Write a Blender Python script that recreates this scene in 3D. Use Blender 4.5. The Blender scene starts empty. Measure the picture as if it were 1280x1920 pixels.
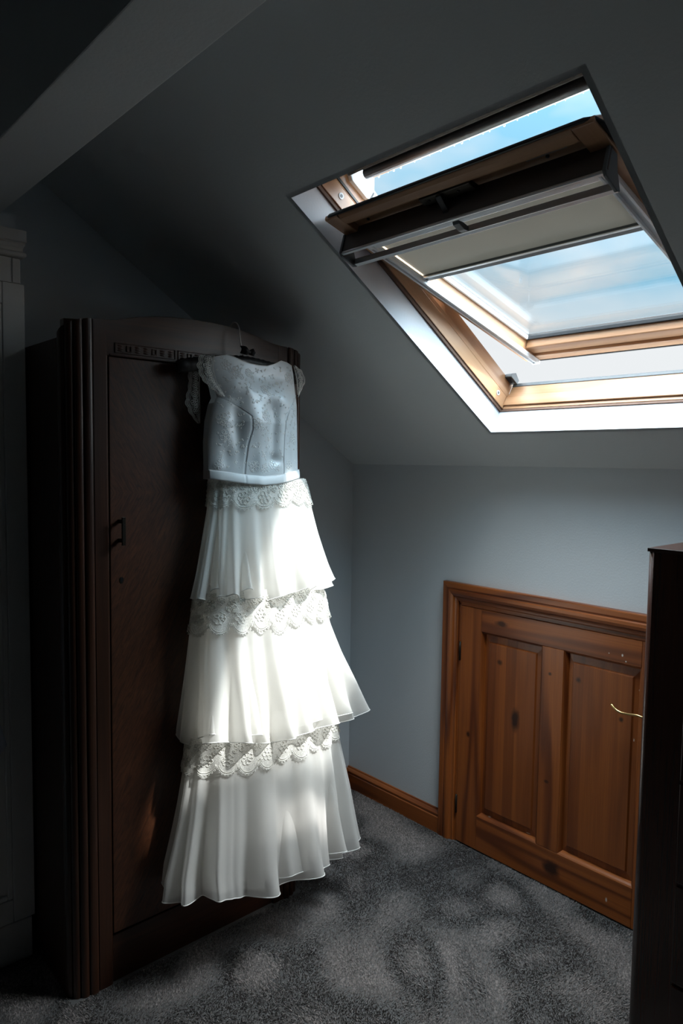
import bpy, bmesh, math, random
import numpy as np
from mathutils import Vector, Matrix

SC = bpy.context.scene
COL = SC.collection
rng = np.random.default_rng(7)
random.seed(7)

# ------------------------------------------------------------------ camera
cam = bpy.data.cameras.new('camera')
cam.sensor_fit = 'VERTICAL'
cam.sensor_height = 36.0
cam.lens = 1333.3 * 36.0 / 1920.0
cam.clip_start = 0.02
cam_o = bpy.data.objects.new('camera', cam)
COL.objects.link(cam_o)
RT = Vector((0.66933, 0.74285, 0.01347))
UP = Vector((-0.06100, 0.03687, 0.99746))
FW = Vector((-0.74046, 0.66845, -0.06999))
m = Matrix.Identity(4)
for i in range(3):
    m[i][0], m[i][1], m[i][2] = RT[i], UP[i], -FW[i]
m[0][3], m[1][3], m[2][3] = 2.2759, -2.1187, 1.45
cam_o.matrix_world = m
SC.camera = cam_o

# ------------------------------------------------------------------ world, sun, exposure
SC.view_settings.view_transform = 'Standard'
SC.view_settings.look = 'None'
SC.view_settings.exposure = 0.0
SC.view_settings.gamma = 1.0
SC.view_settings.use_curve_mapping = False
SC.cycles.max_bounces = 14
SC.cycles.diffuse_bounces = 8
SC.cycles.transparent_max_bounces = 24
SC.cycles.sample_clamp_indirect = 4.0
SC.cycles.caustics_reflective = False
SC.cycles.caustics_refractive = False

SKY_STRENGTH = 1.0
SUN_DIR = Vector((1.0, 0.615, 1.50)).normalized()   # towards the sun
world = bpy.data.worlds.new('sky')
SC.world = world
world.use_nodes = True
wn, wl = world.node_tree.nodes, world.node_tree.links
wn.clear()
w_out = wn.new('ShaderNodeOutputWorld')
w_bg = wn.new('ShaderNodeBackground')
w_tc = wn.new('ShaderNodeTexCoord')
w_map = wn.new('ShaderNodeMapping')
w_map.inputs['Location'].default_value = (0.35, 0.1, 0.5)
w_map.inputs['Scale'].default_value = (1.0, 1.0, 2.2)
w_n = wn.new('ShaderNodeTexNoise')
w_n.inputs['Scale'].default_value = 2.7
w_n.inputs['Detail'].default_value = 4.0
w_n.inputs['Roughness'].default_value = 0.55
w_sep = wn.new('ShaderNodeSeparateXYZ')
w_el = wn.new('ShaderNodeMapRange')            # pale haze towards the horizon
w_el.inputs['From Min'].default_value = 0.15
w_el.inputs['From Max'].default_value = 0.225
w_el.inputs['To Min'].default_value = 1.0
w_el.inputs['To Max'].default_value = 0.0
w_ramp = wn.new('ShaderNodeValToRGB')
w_ramp.color_ramp.elements[0].position = 0.36
w_ramp.color_ramp.elements[0].color = (0.28, 0.61, 0.83, 1)
w_ramp.color_ramp.elements[1].position = 0.56
w_ramp.color_ramp.elements[1].color = (0.78, 0.83, 0.87, 1)
w_top = w_ramp.color_ramp.elements.new(0.70)
w_top.color = (1.15, 1.18, 1.20, 1)            # sunlit cloud
w_mix = wn.new('ShaderNodeMix'); w_mix.data_type = 'RGBA'
w_mix.inputs[7].default_value = (0.84, 0.87, 0.89, 1)
# unseen sky towards the sun, brightened to light the room
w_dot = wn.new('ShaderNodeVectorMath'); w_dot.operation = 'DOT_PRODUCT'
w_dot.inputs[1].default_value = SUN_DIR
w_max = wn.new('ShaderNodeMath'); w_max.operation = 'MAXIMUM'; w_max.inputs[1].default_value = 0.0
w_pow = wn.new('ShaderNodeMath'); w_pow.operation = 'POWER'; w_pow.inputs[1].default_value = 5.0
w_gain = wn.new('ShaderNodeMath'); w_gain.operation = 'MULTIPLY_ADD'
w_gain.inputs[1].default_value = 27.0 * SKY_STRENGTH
w_zen = wn.new('ShaderNodeMath'); w_zen.operation = 'POWER'; w_zen.inputs[1].default_value = 6.0   # and towards the zenith, also raised for room light
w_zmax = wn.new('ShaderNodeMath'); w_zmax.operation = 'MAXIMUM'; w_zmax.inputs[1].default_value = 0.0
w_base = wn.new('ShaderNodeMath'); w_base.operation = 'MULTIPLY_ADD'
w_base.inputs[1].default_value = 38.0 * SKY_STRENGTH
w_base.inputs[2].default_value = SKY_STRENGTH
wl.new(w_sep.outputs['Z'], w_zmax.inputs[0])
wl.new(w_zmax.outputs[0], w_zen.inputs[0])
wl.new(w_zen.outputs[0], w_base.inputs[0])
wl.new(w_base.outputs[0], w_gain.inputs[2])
wl.new(w_tc.outputs['Generated'], w_map.inputs['Vector'])
wl.new(w_map.outputs['Vector'], w_n.inputs['Vector'])
wl.new(w_tc.outputs['Generated'], w_sep.inputs[0])
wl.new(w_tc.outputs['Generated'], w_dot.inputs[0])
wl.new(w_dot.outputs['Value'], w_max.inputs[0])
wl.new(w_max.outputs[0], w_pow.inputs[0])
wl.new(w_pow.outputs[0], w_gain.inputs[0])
wl.new(w_sep.outputs['Z'], w_el.inputs['Value'])
w_cov = wn.new('ShaderNodeMath'); w_cov.operation = 'MULTIPLY_ADD'      # cloud added overhead, out of view, to whiten the light
w_cov.inputs[1].default_value = 0.16
wl.new(w_zen.outputs[0], w_cov.inputs[0])
wl.new(w_n.outputs['Fac'], w_cov.inputs[2])
wl.new(w_cov.outputs[0], w_ramp.inputs['Fac'])
wl.new(w_el.outputs['Result'], w_mix.inputs[0])
wl.new(w_ramp.outputs['Color'], w_mix.inputs[6])
wl.new(w_mix.outputs[2], w_bg.inputs['Color'])
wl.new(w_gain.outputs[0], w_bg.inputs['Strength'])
wl.new(w_bg.outputs[0], w_out.inputs[0])

sun = bpy.data.lights.new('sun', 'SUN')
sun.energy = 10.5
sun.angle = math.radians(2.2)
sun.color = (1.0, 0.97, 0.93)
sun_o = bpy.data.objects.new('sun', sun)
COL.objects.link(sun_o)
sun_dir = SUN_DIR
sun_o.rotation_euler = sun_dir.to_track_quat('Z', 'Y').to_euler()
sun_o.location = (6, 4, 9)

# ------------------------------------------------------------------ frames of reference
HK = 1.4425                       # height of the low wall under the slope
A = math.radians(32.83)           # roof pitch
CA, SA = math.cos(A), math.sin(A)
TH = math.radians(17.0)           # how far the window sash is tilted open
SX0, SX1, SU0, SU1 = 0.852, 1.628, 0.207, 1.206   # roof window opening in the slope
REV = 0.083                       # depth of the plaster reveal


def roof(x, u, w=0.0):            # x along the wall, u up the slope, w outwards
    return (x, -u * CA + w * SA, HK + u * SA + w * CA)


def sash(x, a, b=0.0):            # a along the sash from its bottom, b outwards
    u = 0.204 + a * math.cos(TH) + b * math.sin(TH)
    w = 0.293 - a * math.sin(TH) + b * math.cos(TH)
    return roof(x, u, w)


def flat(x, y, z):
    return (x, y, z)


# a sampling portal in the roof opening: guides sky light, gives off none itself
portal = bpy.data.lights.new('sky_portal', 'AREA')
portal.shape = 'RECTANGLE'
portal.size, portal.size_y = SX1 - SX0, SU1 - SU0
portal.cycles.is_portal = True
portal_o = bpy.data.objects.new('sky_portal', portal)
COL.objects.link(portal_o)
portal_o.location = roof((SX0 + SX1) / 2, (SU0 + SU1) / 2, 0.002)
portal_o.rotation_euler = Vector((0, SA, CA)).to_track_quat('Z', 'Y').to_euler()


# ------------------------------------------------------------------ materials
def new_mat(name):
    mt = bpy.data.materials.new(name)
    mt.use_nodes = True
    return mt, mt.node_tree.nodes, mt.node_tree.links, mt.node_tree.nodes['Principled BSDF']


def math_node(n, l, op, a, b=None):
    x = n.new('ShaderNodeMath'); x.operation = op
    for i, v in enumerate((a, b)):
        if v is None:
            continue
        if isinstance(v, (int, float)):
            x.inputs[i].default_value = v
        else:
            l.new(v, x.inputs[i])
    return x.outputs[0]


def mix_col(n, l, fac, c1, c2, mode='MIX'):
    x = n.new('ShaderNodeMix'); x.data_type = 'RGBA'; x.blend_type = mode
    for key, v in ((0, fac), (6, c1), (7, c2)):
        if isinstance(v, (int, float)):
            x.inputs[key].default_value = v
        elif isinstance(v, tuple):
            x.inputs[key].default_value = (*v, 1) if len(v) == 3 else v
        else:
            l.new(v, x.inputs[key])
    return x.outputs[2]


def plain(name, col, rough=0.6, metal=0.0, bump=0.0, bscale=200.0, var=0.06, vscale=6.0, spec=0.5, coat=0.0):
    mt, n, l, b = new_mat(name)
    tc = n.new('ShaderNodeTexCoord')
    nz = n.new('ShaderNodeTexNoise')
    nz.inputs['Scale'].default_value = vscale
    nz.inputs['Detail'].default_value = 4
    l.new(tc.outputs['Object'], nz.inputs['Vector'])
    dark = tuple(c * (1 - var) for c in col)
    lite = tuple(min(1, c * (1 + var)) for c in col)
    l.new(mix_col(n, l, nz.outputs['Fac'], dark, lite), b.inputs['Base Color'])
    b.inputs['Roughness'].default_value = rough
    b.inputs['Metallic'].default_value = metal
    b.inputs['Specular IOR Level'].default_value = spec
    b.inputs['Coat Weight'].default_value = coat
    if bump:
        n2 = n.new('ShaderNodeTexNoise')
        n2.inputs['Scale'].default_value = bscale
        n2.inputs['Detail'].default_value = 3
        l.new(tc.outputs['Object'], n2.inputs['Vector'])
        bp = n.new('ShaderNodeBump')
        bp.inputs['Strength'].default_value = bump
        bp.inputs['Distance'].default_value = 0.002
        l.new(n2.outputs['Fac'], bp.inputs['Height'])
        l.new(bp.outputs[0], b.inputs['Normal'])
    return mt


def wood(name, light, mid, dark, axis='Z', rot=0.0, rough=0.4, coat=0.0, ring=34.0, seed=0.0, stave=None,
         spots=(), across=9.0, along=0.55, fine=0.5, tone=0.55, spec=0.5):
    """grain runs along axis; spots = (x, z, rx, rz, strength) knots in the XZ plane, strength < 0 = white paint"""
    mt, n, l, b = new_mat(name)
    tc = n.new('ShaderNodeTexCoord')
    rt = n.new('ShaderNodeMapping')
    rt.inputs['Rotation'].default_value = (rot, 0, 0)
    rt.inputs['Location'].default_value = (seed, seed * 1.7, seed * 0.6)
    l.new(tc.outputs['Object'], rt.inputs['Vector'])
    vec = rt.outputs[0]

    def mapped(ac, al):
        mp = n.new('ShaderNodeMapping')
        s = [ac, ac, ac]
        s['XYZ'.index(axis)] = al
        mp.inputs['Scale'].default_value = s
        l.new(vec, mp.inputs['Vector'])
        return mp.outputs[0]
    n1 = n.new('ShaderNodeTexNoise')
    n1.inputs['Scale'].default_value = 1.0
    n1.inputs['Detail'].default_value = 2.0
    n1.inputs['Roughness'].default_value = 0.4
    l.new(mapped(across, along), n1.inputs['Vector'])
    sn = math_node(n, l, 'SINE', math_node(n, l, 'MULTIPLY', n1.outputs['Fac'], ring))
    rings = math_node(n, l, 'MULTIPLY_ADD', sn, 0.5)
    rings.node.inputs[2].default_value = 0.5
    rings = math_node(n, l, 'POWER', rings, 2.5)
    n2 = n.new('ShaderNodeTexNoise')
    n2.inputs['Scale'].default_value = 1.0
    n2.inputs['Detail'].default_value = 5.0
    l.new(mapped(260.0, 5.0), n2.inputs['Vector'])
    n3 = n.new('ShaderNodeTexNoise')
    n3.inputs['Scale'].default_value = 1.0
    n3.inputs['Detail'].default_value = 3.0
    l.new(mapped(30.0, 1.2), n3.inputs['Vector'])
    c = mix_col(n, l, n3.outputs['Fac'], mid, light)
    c = mix_col(n, l, math_node(n, l, 'MULTIPLY', rings, tone), c, dark)
    g = math_node(n, l, 'MULTIPLY_ADD', n2.outputs['Fac'], -1.6)
    g.node.inputs[2].default_value = 1.15
    g.node.use_clamp = True
    c = mix_col(n, l, math_node(n, l, 'MULTIPLY', g, fine), c, dark)
    if stave:
        sp = n.new('ShaderNodeSeparateXYZ')
        l.new(tc.outputs['Object'], sp.inputs[0])
        fl = math_node(n, l, 'FLOOR', math_node(n, l, 'MULTIPLY', sp.outputs['XYZ'.index(stave[0])], 1.0 / stave[1]))
        wnz = n.new('ShaderNodeTexWhiteNoise'); wnz.noise_dimensions = '1D'
        l.new(fl, wnz.inputs['W'])
        c = mix_col(n, l, math_node(n, l, 'MULTIPLY', wnz.outputs['Value'], 0.55), c, dark)
    if spots:
        sp = n.new('ShaderNodeSeparateXYZ')
        l.new(tc.outputs['Object'], sp.inputs[0])
        wob = n.new('ShaderNodeTexNoise'); wob.inputs['Scale'].default_value = 45.0
        l.new(tc.outputs['Object'], wob.inputs['Vector'])
        for (px, pz, rx, rz, st) in spots:
            dx = math_node(n, l, 'DIVIDE', math_node(n, l, 'SUBTRACT', sp.outputs['X'], px), rx)
            dz = math_node(n, l, 'DIVIDE', math_node(n, l, 'SUBTRACT', sp.outputs['Z'], pz), rz)
            d = math_node(n, l, 'SQRT', math_node(n, l, 'ADD', math_node(n, l, 'MULTIPLY', dx, dx), math_node(n, l, 'MULTIPLY', dz, dz)))
            d = math_node(n, l, 'ADD', d, math_node(n, l, 'MULTIPLY', wob.outputs['Fac'], 0.7))
            mr = n.new('ShaderNodeMapRange')
            mr.inputs['From Min'].default_value = 0.75
            mr.inputs['From Max'].default_value = 1.35
            mr.inputs['To Min'].default_value = abs(st)
            mr.inputs['To Max'].default_value = 0.0
            l.new(d, mr.inputs['Value'])
            kc = (0.75, 0.72, 0.66) if st < 0 else tuple(v * 0.22 for v in dark)
            c = mix_col(n, l, mr.outputs[0], c, kc)
    l.new(c, b.inputs['Base Color'])
    b.inputs['Roughness'].default_value = rough
    b.inputs['Coat Weight'].default_value = coat
    b.inputs['Coat Roughness'].default_value = 0.25
    b.inputs['Specular IOR Level'].default_value = spec
    bp = n.new('ShaderNodeBump')
    bp.inputs['Strength'].default_value = 0.12
    bp.inputs['Distance'].default_value = 0.001
    l.new(n2.outputs['Fac'], bp.inputs['Height'])
    l.new(bp.outputs[0], b.inputs['Normal'])
    return mt


def cloth(name, col, transp=0.0, transl=0.35, weave=0.0, wscale=900.0, rough_mix=0.0):
    mt = bpy.data.materials.new(name)
    mt.use_nodes = True
    n, l = mt.node_tree.nodes, mt.node_tree.links
    n.clear()
    out = n.new('ShaderNodeOutputMaterial')
    d = n.new('ShaderNodeBsdfDiffuse'); d.inputs['Color'].default_value = (*col, 1)
    t = n.new('ShaderNodeBsdfTranslucent'); t.inputs['Color'].default_value = (*col, 1)
    mx = n.new('ShaderNodeMixShader'); mx.inputs[0].default_value = transl
    l.new(d.outputs[0], mx.inputs[1]); l.new(t.outputs[0], mx.inputs[2])
    last = mx.outputs[0]
    tc = n.new('ShaderNodeTexCoord')
    nz = n.new('ShaderNodeTexNoise')
    nz.inputs['Scale'].default_value = wscale
    nz.inputs['Detail'].default_value = 2
    l.new(tc.outputs['Object'], nz.inputs['Vector'])
    bp = n.new('ShaderNodeBump')
    bp.inputs['Strength'].default_value = 0.10
    bp.inputs['Distance'].default_value = 0.0006
    l.new(nz.outputs['Fac'], bp.inputs['Height'])
    l.new(bp.outputs[0], d.inputs['Normal'])
    if rough_mix:
        g = n.new('ShaderNodeBsdfGlossy'); g.inputs['Roughness'].default_value = 0.42
        g.inputs['Color'].default_value = (0.9, 0.93, 0.96, 1)
        m2 = n.new('ShaderNodeMixShader'); m2.inputs[0].default_value = rough_mix
        l.new(last, m2.inputs[1]); l.new(g.outputs[0], m2.inputs[2])
        last = m2.outputs[0]
    if transp:
        tr = n.new('ShaderNodeBsdfTransparent')
        m3 = n.new('ShaderNodeMixShader')
        if weave:
            mr = n.new('ShaderNodeMapRange')
            mr.inputs['From Min'].default_value = 0.35
            mr.inputs['From Max'].default_value = 0.65
            mr.inputs['To Min'].default_value = max(0, transp - weave)
            mr.inputs['To Max'].default_value = min(1, transp + weave)
            l.new(nz.outputs['Fac'], mr.inputs['Value'])
            l.new(mr.outputs[0], m3.inputs[0])
        else:
            m3.inputs[0].default_value = transp
        l.new(last, m3.inputs[1]); l.new(tr.outputs[0], m3.inputs[2])
        last = m3.outputs[0]
    l.new(last, out.inputs[0])
    return mt


M = {}
M['paint'] = plain('wall_paint', (0.69, 0.74, 0.77), 0.85, bump=0.25, bscale=160, var=0.02, spec=0.25)
M['paint_low_bounce'] = plain('bounce_cut_wall_paint', (0.10, 0.11, 0.12), 0.85, bump=0.2, bscale=160, var=0.03, spec=0.25)  # tone of the unseen walls, made dark to cut bounced light
M['ceil'] = plain('ceiling_paint', (0.70, 0.745, 0.76), 0.88, bump=0.3, bscale=140, var=0.02, spec=0.2)
M['reveal'] = plain('reveal_white_paint', (0.58, 0.60, 0.635), 0.6, bump=0.15, bscale=160, var=0.02, spec=0.3)
M['white'] = plain('cupboard_white_paint', (0.84, 0.825, 0.79), 0.5, bump=0.05, var=0.03)
# stained pine of the hatch
KN = [(0.862, 0.545, 0.020, 0.050, 0.95), (0.790, 0.735, 0.014, 0.012, 0.8), (0.665, 0.435, 0.010, 0.016, 0.9),
      (0.800, 0.880, 0.034, 0.013, 0.9), (1.000, 0.745, 0.008, 0.008, 0.9), (1.000, 0.370, 0.012, 0.008, 0.8),
      (1.100, 0.745, 0.012, 0.013, 0.9), (1.250, 0.655, 0.010, 0.012, 0.9), (1.030, 0.075, 0.040, 0.034, 0.95),
      (1.330, 0.905, 0.014, 0.007, 0.8)]
SPK = [(1.250, 0.862, 0.004, 0.006, -0.9), (1.262, 0.845, 0.003, 0.003, -0.9), (1.206, 0.860, 0.002, 0.002, -0.8),
       (1.300, 0.760, 0.002, 0.003, -0.6), (1.290, 0.600, 0.002, 0.006, -0.6), (1.230, 0.060, 0.004, 0.009, -0.7),
       (0.925, 0.150, 0.010, 0.002, -0.7), (0.760, 0.147, 0.008, 0.002, -0.5)]
PL, PM, PD = (0.40, 0.118, 0.022), (0.31, 0.080, 0.014), (0.095, 0.020, 0.005)
M['pine_v'] = wood('stained_pine_upright', PL, PM, PD, 'Z', rough=0.38, coat=0.15, seed=0.3, spots=KN + SPK, tone=0.8)
M['pine_h'] = wood('stained_pine_level', PL, PM, PD, 'X', rough=0.38, coat=0.15, seed=1.3, spots=KN + SPK, tone=0.8)
M['pine_p'] = wood('stained_pine_panel', PL, PM, PD, 'Z', rough=0.38, coat=0.15, seed=2.3, stave=('X', 0.043), spots=KN + SPK, tone=0.35)
M['pine_y'] = wood('stained_pine_along_y', PL, PM, PD, 'Y', rough=0.38, coat=0.15, seed=3.1)
# clear pine of the roof window
WL, WM, WD = (0.50, 0.30, 0.17), (0.41, 0.215, 0.105), (0.24, 0.09, 0.032)
M['wpine_x'] = wood('window_pine_level', WL, WM, WD, 'X', rot=A, rough=0.35, coat=0.2, seed=0.8, ring=46, tone=0.5, fine=0.3)
M['wpine_u'] = wood('window_pine_jamb', WL, WM, WD, 'Y', rot=A, rough=0.35, coat=0.2, seed=1.9, ring=46, tone=0.5, fine=0.3)
M['spine_x'] = wood('sash_pine_level', WL, WM, WD, 'X', rot=A - TH, rough=0.35, coat=0.2, seed=2.4, ring=40, tone=0.4, fine=0.3)
M['spine_u'] = wood('sash_pine_stile', WL, WM, WD, 'Y', rot=A - TH, rough=0.35, coat=0.2, seed=4.4, ring=40, tone=0.4, fine=0.3)
# dark oak
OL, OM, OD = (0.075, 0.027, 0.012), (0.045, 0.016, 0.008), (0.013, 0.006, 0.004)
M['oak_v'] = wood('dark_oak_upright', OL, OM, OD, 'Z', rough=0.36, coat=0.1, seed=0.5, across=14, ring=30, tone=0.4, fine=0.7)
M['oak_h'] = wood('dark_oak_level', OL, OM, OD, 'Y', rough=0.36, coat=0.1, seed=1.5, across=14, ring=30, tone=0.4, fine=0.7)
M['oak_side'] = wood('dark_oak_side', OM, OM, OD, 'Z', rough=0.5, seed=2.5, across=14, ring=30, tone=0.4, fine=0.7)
M['mahogany'] = wood('dark_mahogany', (0.060, 0.020, 0.010), (0.035, 0.012, 0.007), (0.012, 0.005, 0.004), 'Z', rough=0.24, coat=0.3, seed=5.5, ring=20, tone=0.3, fine=0.5)
M['mahogany_top'] = wood('dark_mahogany_top', (0.060, 0.022, 0.012), (0.040, 0.014, 0.008), (0.012, 0.005, 0.004), 'X', rough=0.32, seed=6.5, ring=20, tone=0.3, fine=0.5)
M['black_metal'] = plain('black_metal', (0.02, 0.021, 0.022), 0.35, 0.0, var=0.1)
M['bronze'] = plain('dark_bronze', (0.03, 0.026, 0.02), 0.4, 0.7, var=0.1)
M['brass'] = plain('brass', (0.70, 0.48, 0.20), 0.25, 1.0, var=0.05)
M['steel'] = plain('steel_wire', (0.70, 0.68, 0.64), 0.35, 0.6, var=0.05)
M['alu'] = plain('pale_aluminium', (0.90, 0.91, 0.92), 0.28, 0.8, var=0.03)
M['alu_white'] = plain('white_blind_rail', (0.72, 0.74, 0.76), 0.35, 0.1, var=0.02)
M['cap'] = plain('grey_plastic', (0.13, 0.145, 0.155), 0.45, var=0.05)
M['rubber'] = plain('black_rubber', (0.010, 0.011, 0.013), 0.4, var=0.1, spec=0.35)
M['barbrown'] = plain('brown_grey_lacquer', (0.085, 0.066, 0.056), 0.5, var=0.06, vscale=40)
M['plastic'] = plain('white_plastic', (0.70, 0.73, 0.76), 0.35, var=0.02)
M['seal'] = plain('brown_sealing_strip', (0.11, 0.058, 0.038), 0.7, var=0.3, vscale=60)
M['felt'] = plain('dark_felt_strip', (0.035, 0.032, 0.030), 0.9, var=0.5, vscale=80, bump=0.6, bscale=120)
M['blind'] = None
M['clad'] = plain('dark_cladding', (0.05, 0.052, 0.056), 0.4, 0.2, var=0.1)
M['sticker'] = plain('grey_sticker', (0.30, 0.30, 0.31), 0.5, var=0.05)
M['ink'] = plain('sticker_print', (0.04, 0.04, 0.045), 0.6, var=0.1)
M['satin_black'] = plain('black_satin', (0.006, 0.006, 0.007), 0.5, var=0.3, vscale=30, bump=0.3, bscale=60)
M['carpet'] = plain('carpet_backing', (0.10, 0.10, 0.10), 0.95, bump=0.5, bscale=500, var=0.3, vscale=300, spec=0.05)
M['bluecloth'] = plain('pale_blue_cotton', (0.68, 0.73, 0.82), 0.9, bump=0.3, bscale=700, var=0.15, vscale=20, spec=0.1)
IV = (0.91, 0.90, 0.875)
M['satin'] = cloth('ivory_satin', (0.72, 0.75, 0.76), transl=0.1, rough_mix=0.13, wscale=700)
M['chiffon'] = cloth('white_chiffon', IV, transp=0.26, transl=0.48)
M['chiffon2'] = cloth('white_chiffon_under', IV, transp=0.30, transl=0.48)
M['lining'] = cloth('ivory_lining', IV, transl=0.45)
M['hem'] = cloth('rolled_chiffon_hem', (0.9, 0.9, 0.88), transl=0.25)
M['cord'] = cloth('lace_cord', (0.86, 0.85, 0.81), transl=0.25)
M['thread'] = cloth('embroidery_thread', (0.92, 0.92, 0.90), transl=0.2)
M['net'] = cloth('lace_net', (0.84, 0.83, 0.79), transp=0.26, transl=0.35, weave=0.24, wscale=420)
M['net_sheer'] = cloth('sheer_lace_net', (0.84, 0.83, 0.79), transp=0.72, transl=0.35, weave=0.22, wscale=420)
M['belt'] = cloth('satin_belt', (0.84, 0.86, 0.86), transl=0.15, rough_mix=0.08, wscale=1200)


M['blind'] = cloth('taupe_blind_fabric', (0.42, 0.385, 0.32), transl=0.017, wscale=900)


def make_glass():
    mt = bpy.data.materials.new('window_glass')
    mt.use_nodes = True
    n, l = mt.node_tree.nodes, mt.node_tree.links
    n.clear()
    out = n.new('ShaderNodeOutputMaterial')
    t = n.new('ShaderNodeBsdfTransparent'); t.inputs['Color'].default_value = (0.95, 0.975, 0.98, 1)
    g = n.new('ShaderNodeBsdfGlossy'); g.inputs['Roughness'].default_value = 0.0
    f = n.new('ShaderNodeFresnel'); f.inputs['IOR'].default_value = 1.5
    mx = n.new('ShaderNodeMixShader')
    gm = n.new('ShaderNodeNewGeometry')
    ior = math_node(n, l, 'MULTIPLY_ADD', gm.outputs['Backfacing'], 1 / 1.5 - 1.5)   # same index seen from either side of the thin pane
    ior.node.inputs[2].default_value = 1.5
    l.new(ior, f.inputs['IOR'])
    nz = n.new('ShaderNodeTexNoise'); nz.inputs['Scale'].default_value = 2.0
    bp = n.new('ShaderNodeBump'); bp.inputs['Strength'].default_value = 0.01
    l.new(nz.outputs['Fac'], bp.inputs['Height']); l.new(bp.outputs[0], g.inputs['Normal'])
    l.new(f.outputs[0], mx.inputs[0]); l.new(t.outputs[0], mx.inputs[1]); l.new(g.outputs[0], mx.inputs[2])
    l.new(mx.outputs[0], out.inputs[0])
    return mt


M['glass'] = make_glass()
wd, wn_, wl_, wb_ = new_mat('water')
wb_.inputs['Base Color'].default_value = (0.9, 0.95, 1, 1)
wb_.inputs['Roughness'].default_value = 0.02
wb_.inputs['Transmission Weight'].default_value = 1.0
wb_.inputs['IOR'].default_value = 1.33
M['water'] = wd


def veneer():
    """quarter-matched figured oak of the wardrobe door"""
    mt, n, l, b = new_mat('figured_oak_veneer')
    tc = n.new('ShaderNodeTexCoord')
    sp = n.new('ShaderNodeSeparateXYZ')
    l.new(tc.outputs['Object'], sp.inputs[0])
    ay = math_node(n, l, 'ABSOLUTE', math_node(n, l, 'ADD', sp.outputs['Y'], 1.045))
    az = math_node(n, l, 'ABSOLUTE', math_node(n, l, 'SUBTRACT', sp.outputs['Z'], 1.36))
    cb = n.new('ShaderNodeCombineXYZ')
    l.new(math_node(n, l, 'ADD', math_node(n, l, 'MULTIPLY', ay, 0.80), math_node(n, l, 'MULTIPLY', az, -0.45)), cb.inputs[0])
    l.new(math_node(n, l, 'ADD', math_node(n, l, 'MULTIPLY', ay, 0.45), math_node(n, l, 'MULTIPLY', az, 0.80)), cb.inputs[1])
    mp = n.new('ShaderNodeMapping'); mp.inputs['Scale'].default_value = (26, 5, 1)
    l.new(cb.outputs[0], mp.inputs['Vector'])
    n1 = n.new('ShaderNodeTexNoise'); n1.inputs['Scale'].default_value = 1; n1.inputs['Detail'].default_value = 5
    n1.inputs['Distortion'].default_value = 0.8
    l.new(mp.outputs[0], n1.inputs['Vector'])
    mp2 = n.new('ShaderNodeMapping'); mp2.inputs['Scale'].default_value = (190, 22, 1)
    l.new(cb.outputs[0], mp2.inputs['Vector'])
    n2 = n.new('ShaderNodeTexNoise'); n2.inputs['Scale'].default_value = 1; n2.inputs['Detail'].default_value = 4
    n2.inputs['Distortion'].default_value = 1.5
    l.new(mp2.outputs[0], n2.inputs['Vector'])
    c = mix_col(n, l, n1.outputs['Fac'], (0.050, 0.016, 0.007), (0.125, 0.042, 0.016))
    g = math_node(n, l, 'MULTIPLY_ADD', n2.outputs['Fac'], -2.4)
    g.node.inputs[2].default_value = 1.6
    g.node.use_clamp = True
    c = mix_col(n, l, g, c, (0.022, 0.008, 0.004))
    l.new(c, b.inputs['Base Color'])
    b.inputs['Roughness'].default_value = 0.42
    b.inputs['Coat Weight'].default_value = 0.08
    return mt


M['veneer'] = veneer()


def carpet_fibre():
    mt, n, l, b = new_mat('grey_carpet_fibre')
    tc = n.new('ShaderNodeTexCoord')
    n1 = n.new('ShaderNodeTexNoise'); n1.inputs['Scale'].default_value = 190; n1.inputs['Detail'].default_value = 3
    l.new(tc.outputs['Object'], n1.inputs['Vector'])
    r = n.new('ShaderNodeValToRGB')
    r.color_ramp.elements[0].position = 0.36; r.color_ramp.elements[0].color = (0.088, 0.079, 0.076, 1)
    r.color_ramp.elements[1].position = 0.66; r.color_ramp.elements[1].color = (0.36, 0.322, 0.308, 1)
    l.new(n1.outputs['Fac'], r.inputs['Fac'])
    l.new(r.outputs[0], b.inputs['Base Color'])
    b.inputs['Roughness'].default_value = 0.8
    b.inputs['Specular IOR Level'].default_value = 0.2
    b.inputs['Sheen Weight'].default_value = 0.3
    return mt


M['fibre'] = carpet_fibre()


# ------------------------------------------------------------------ object helpers
def link_obj(name, me, mat, parent=None, smooth=False, bevel=0.0, seg=2):
    if mat is not None:
        me.materials.append(M[mat] if isinstance(mat, str) else mat)
    o = bpy.data.objects.new(name, me)
    COL.objects.link(o)
    if smooth:
        me.polygons.foreach_set('use_smooth', [True] * len(me.polygons))
    if parent is not None:
        o.parent = parent
        o.matrix_parent_inverse = Matrix.Translation(-parent_origin(parent))
    if bevel:
        bv = o.modifiers.new('bevel', 'BEVEL')
        bv.width = bevel; bv.segments = seg; bv.limit_method = 'ANGLE'; bv.angle_limit = math.radians(35)
    return o


def parent_origin(p):
    return Vector(p.location) if p.type == 'EMPTY' else Vector((0, 0, 0))


def pyobj(name, verts, faces, mat, parent=None, **k):
    me = bpy.data.meshes.new(name)
    me.from_pydata([tuple(map(float, v)) for v in verts], [], [tuple(map(int, f)) for f in faces])
    me.update()
    return link_obj(name, me, mat, parent, **k)


BOXF = [(0, 3, 2, 1), (4, 5, 6, 7), (0, 1, 5, 4), (1, 2, 6, 5), (2, 3, 7, 6), (3, 0, 4, 7)]


def fixnormals(me):
    bm = bmesh.new(); bm.from_mesh(me)
    bmesh.ops.recalc_face_normals(bm, faces=bm.faces)
    bm.to_mesh(me); bm.free()


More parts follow.
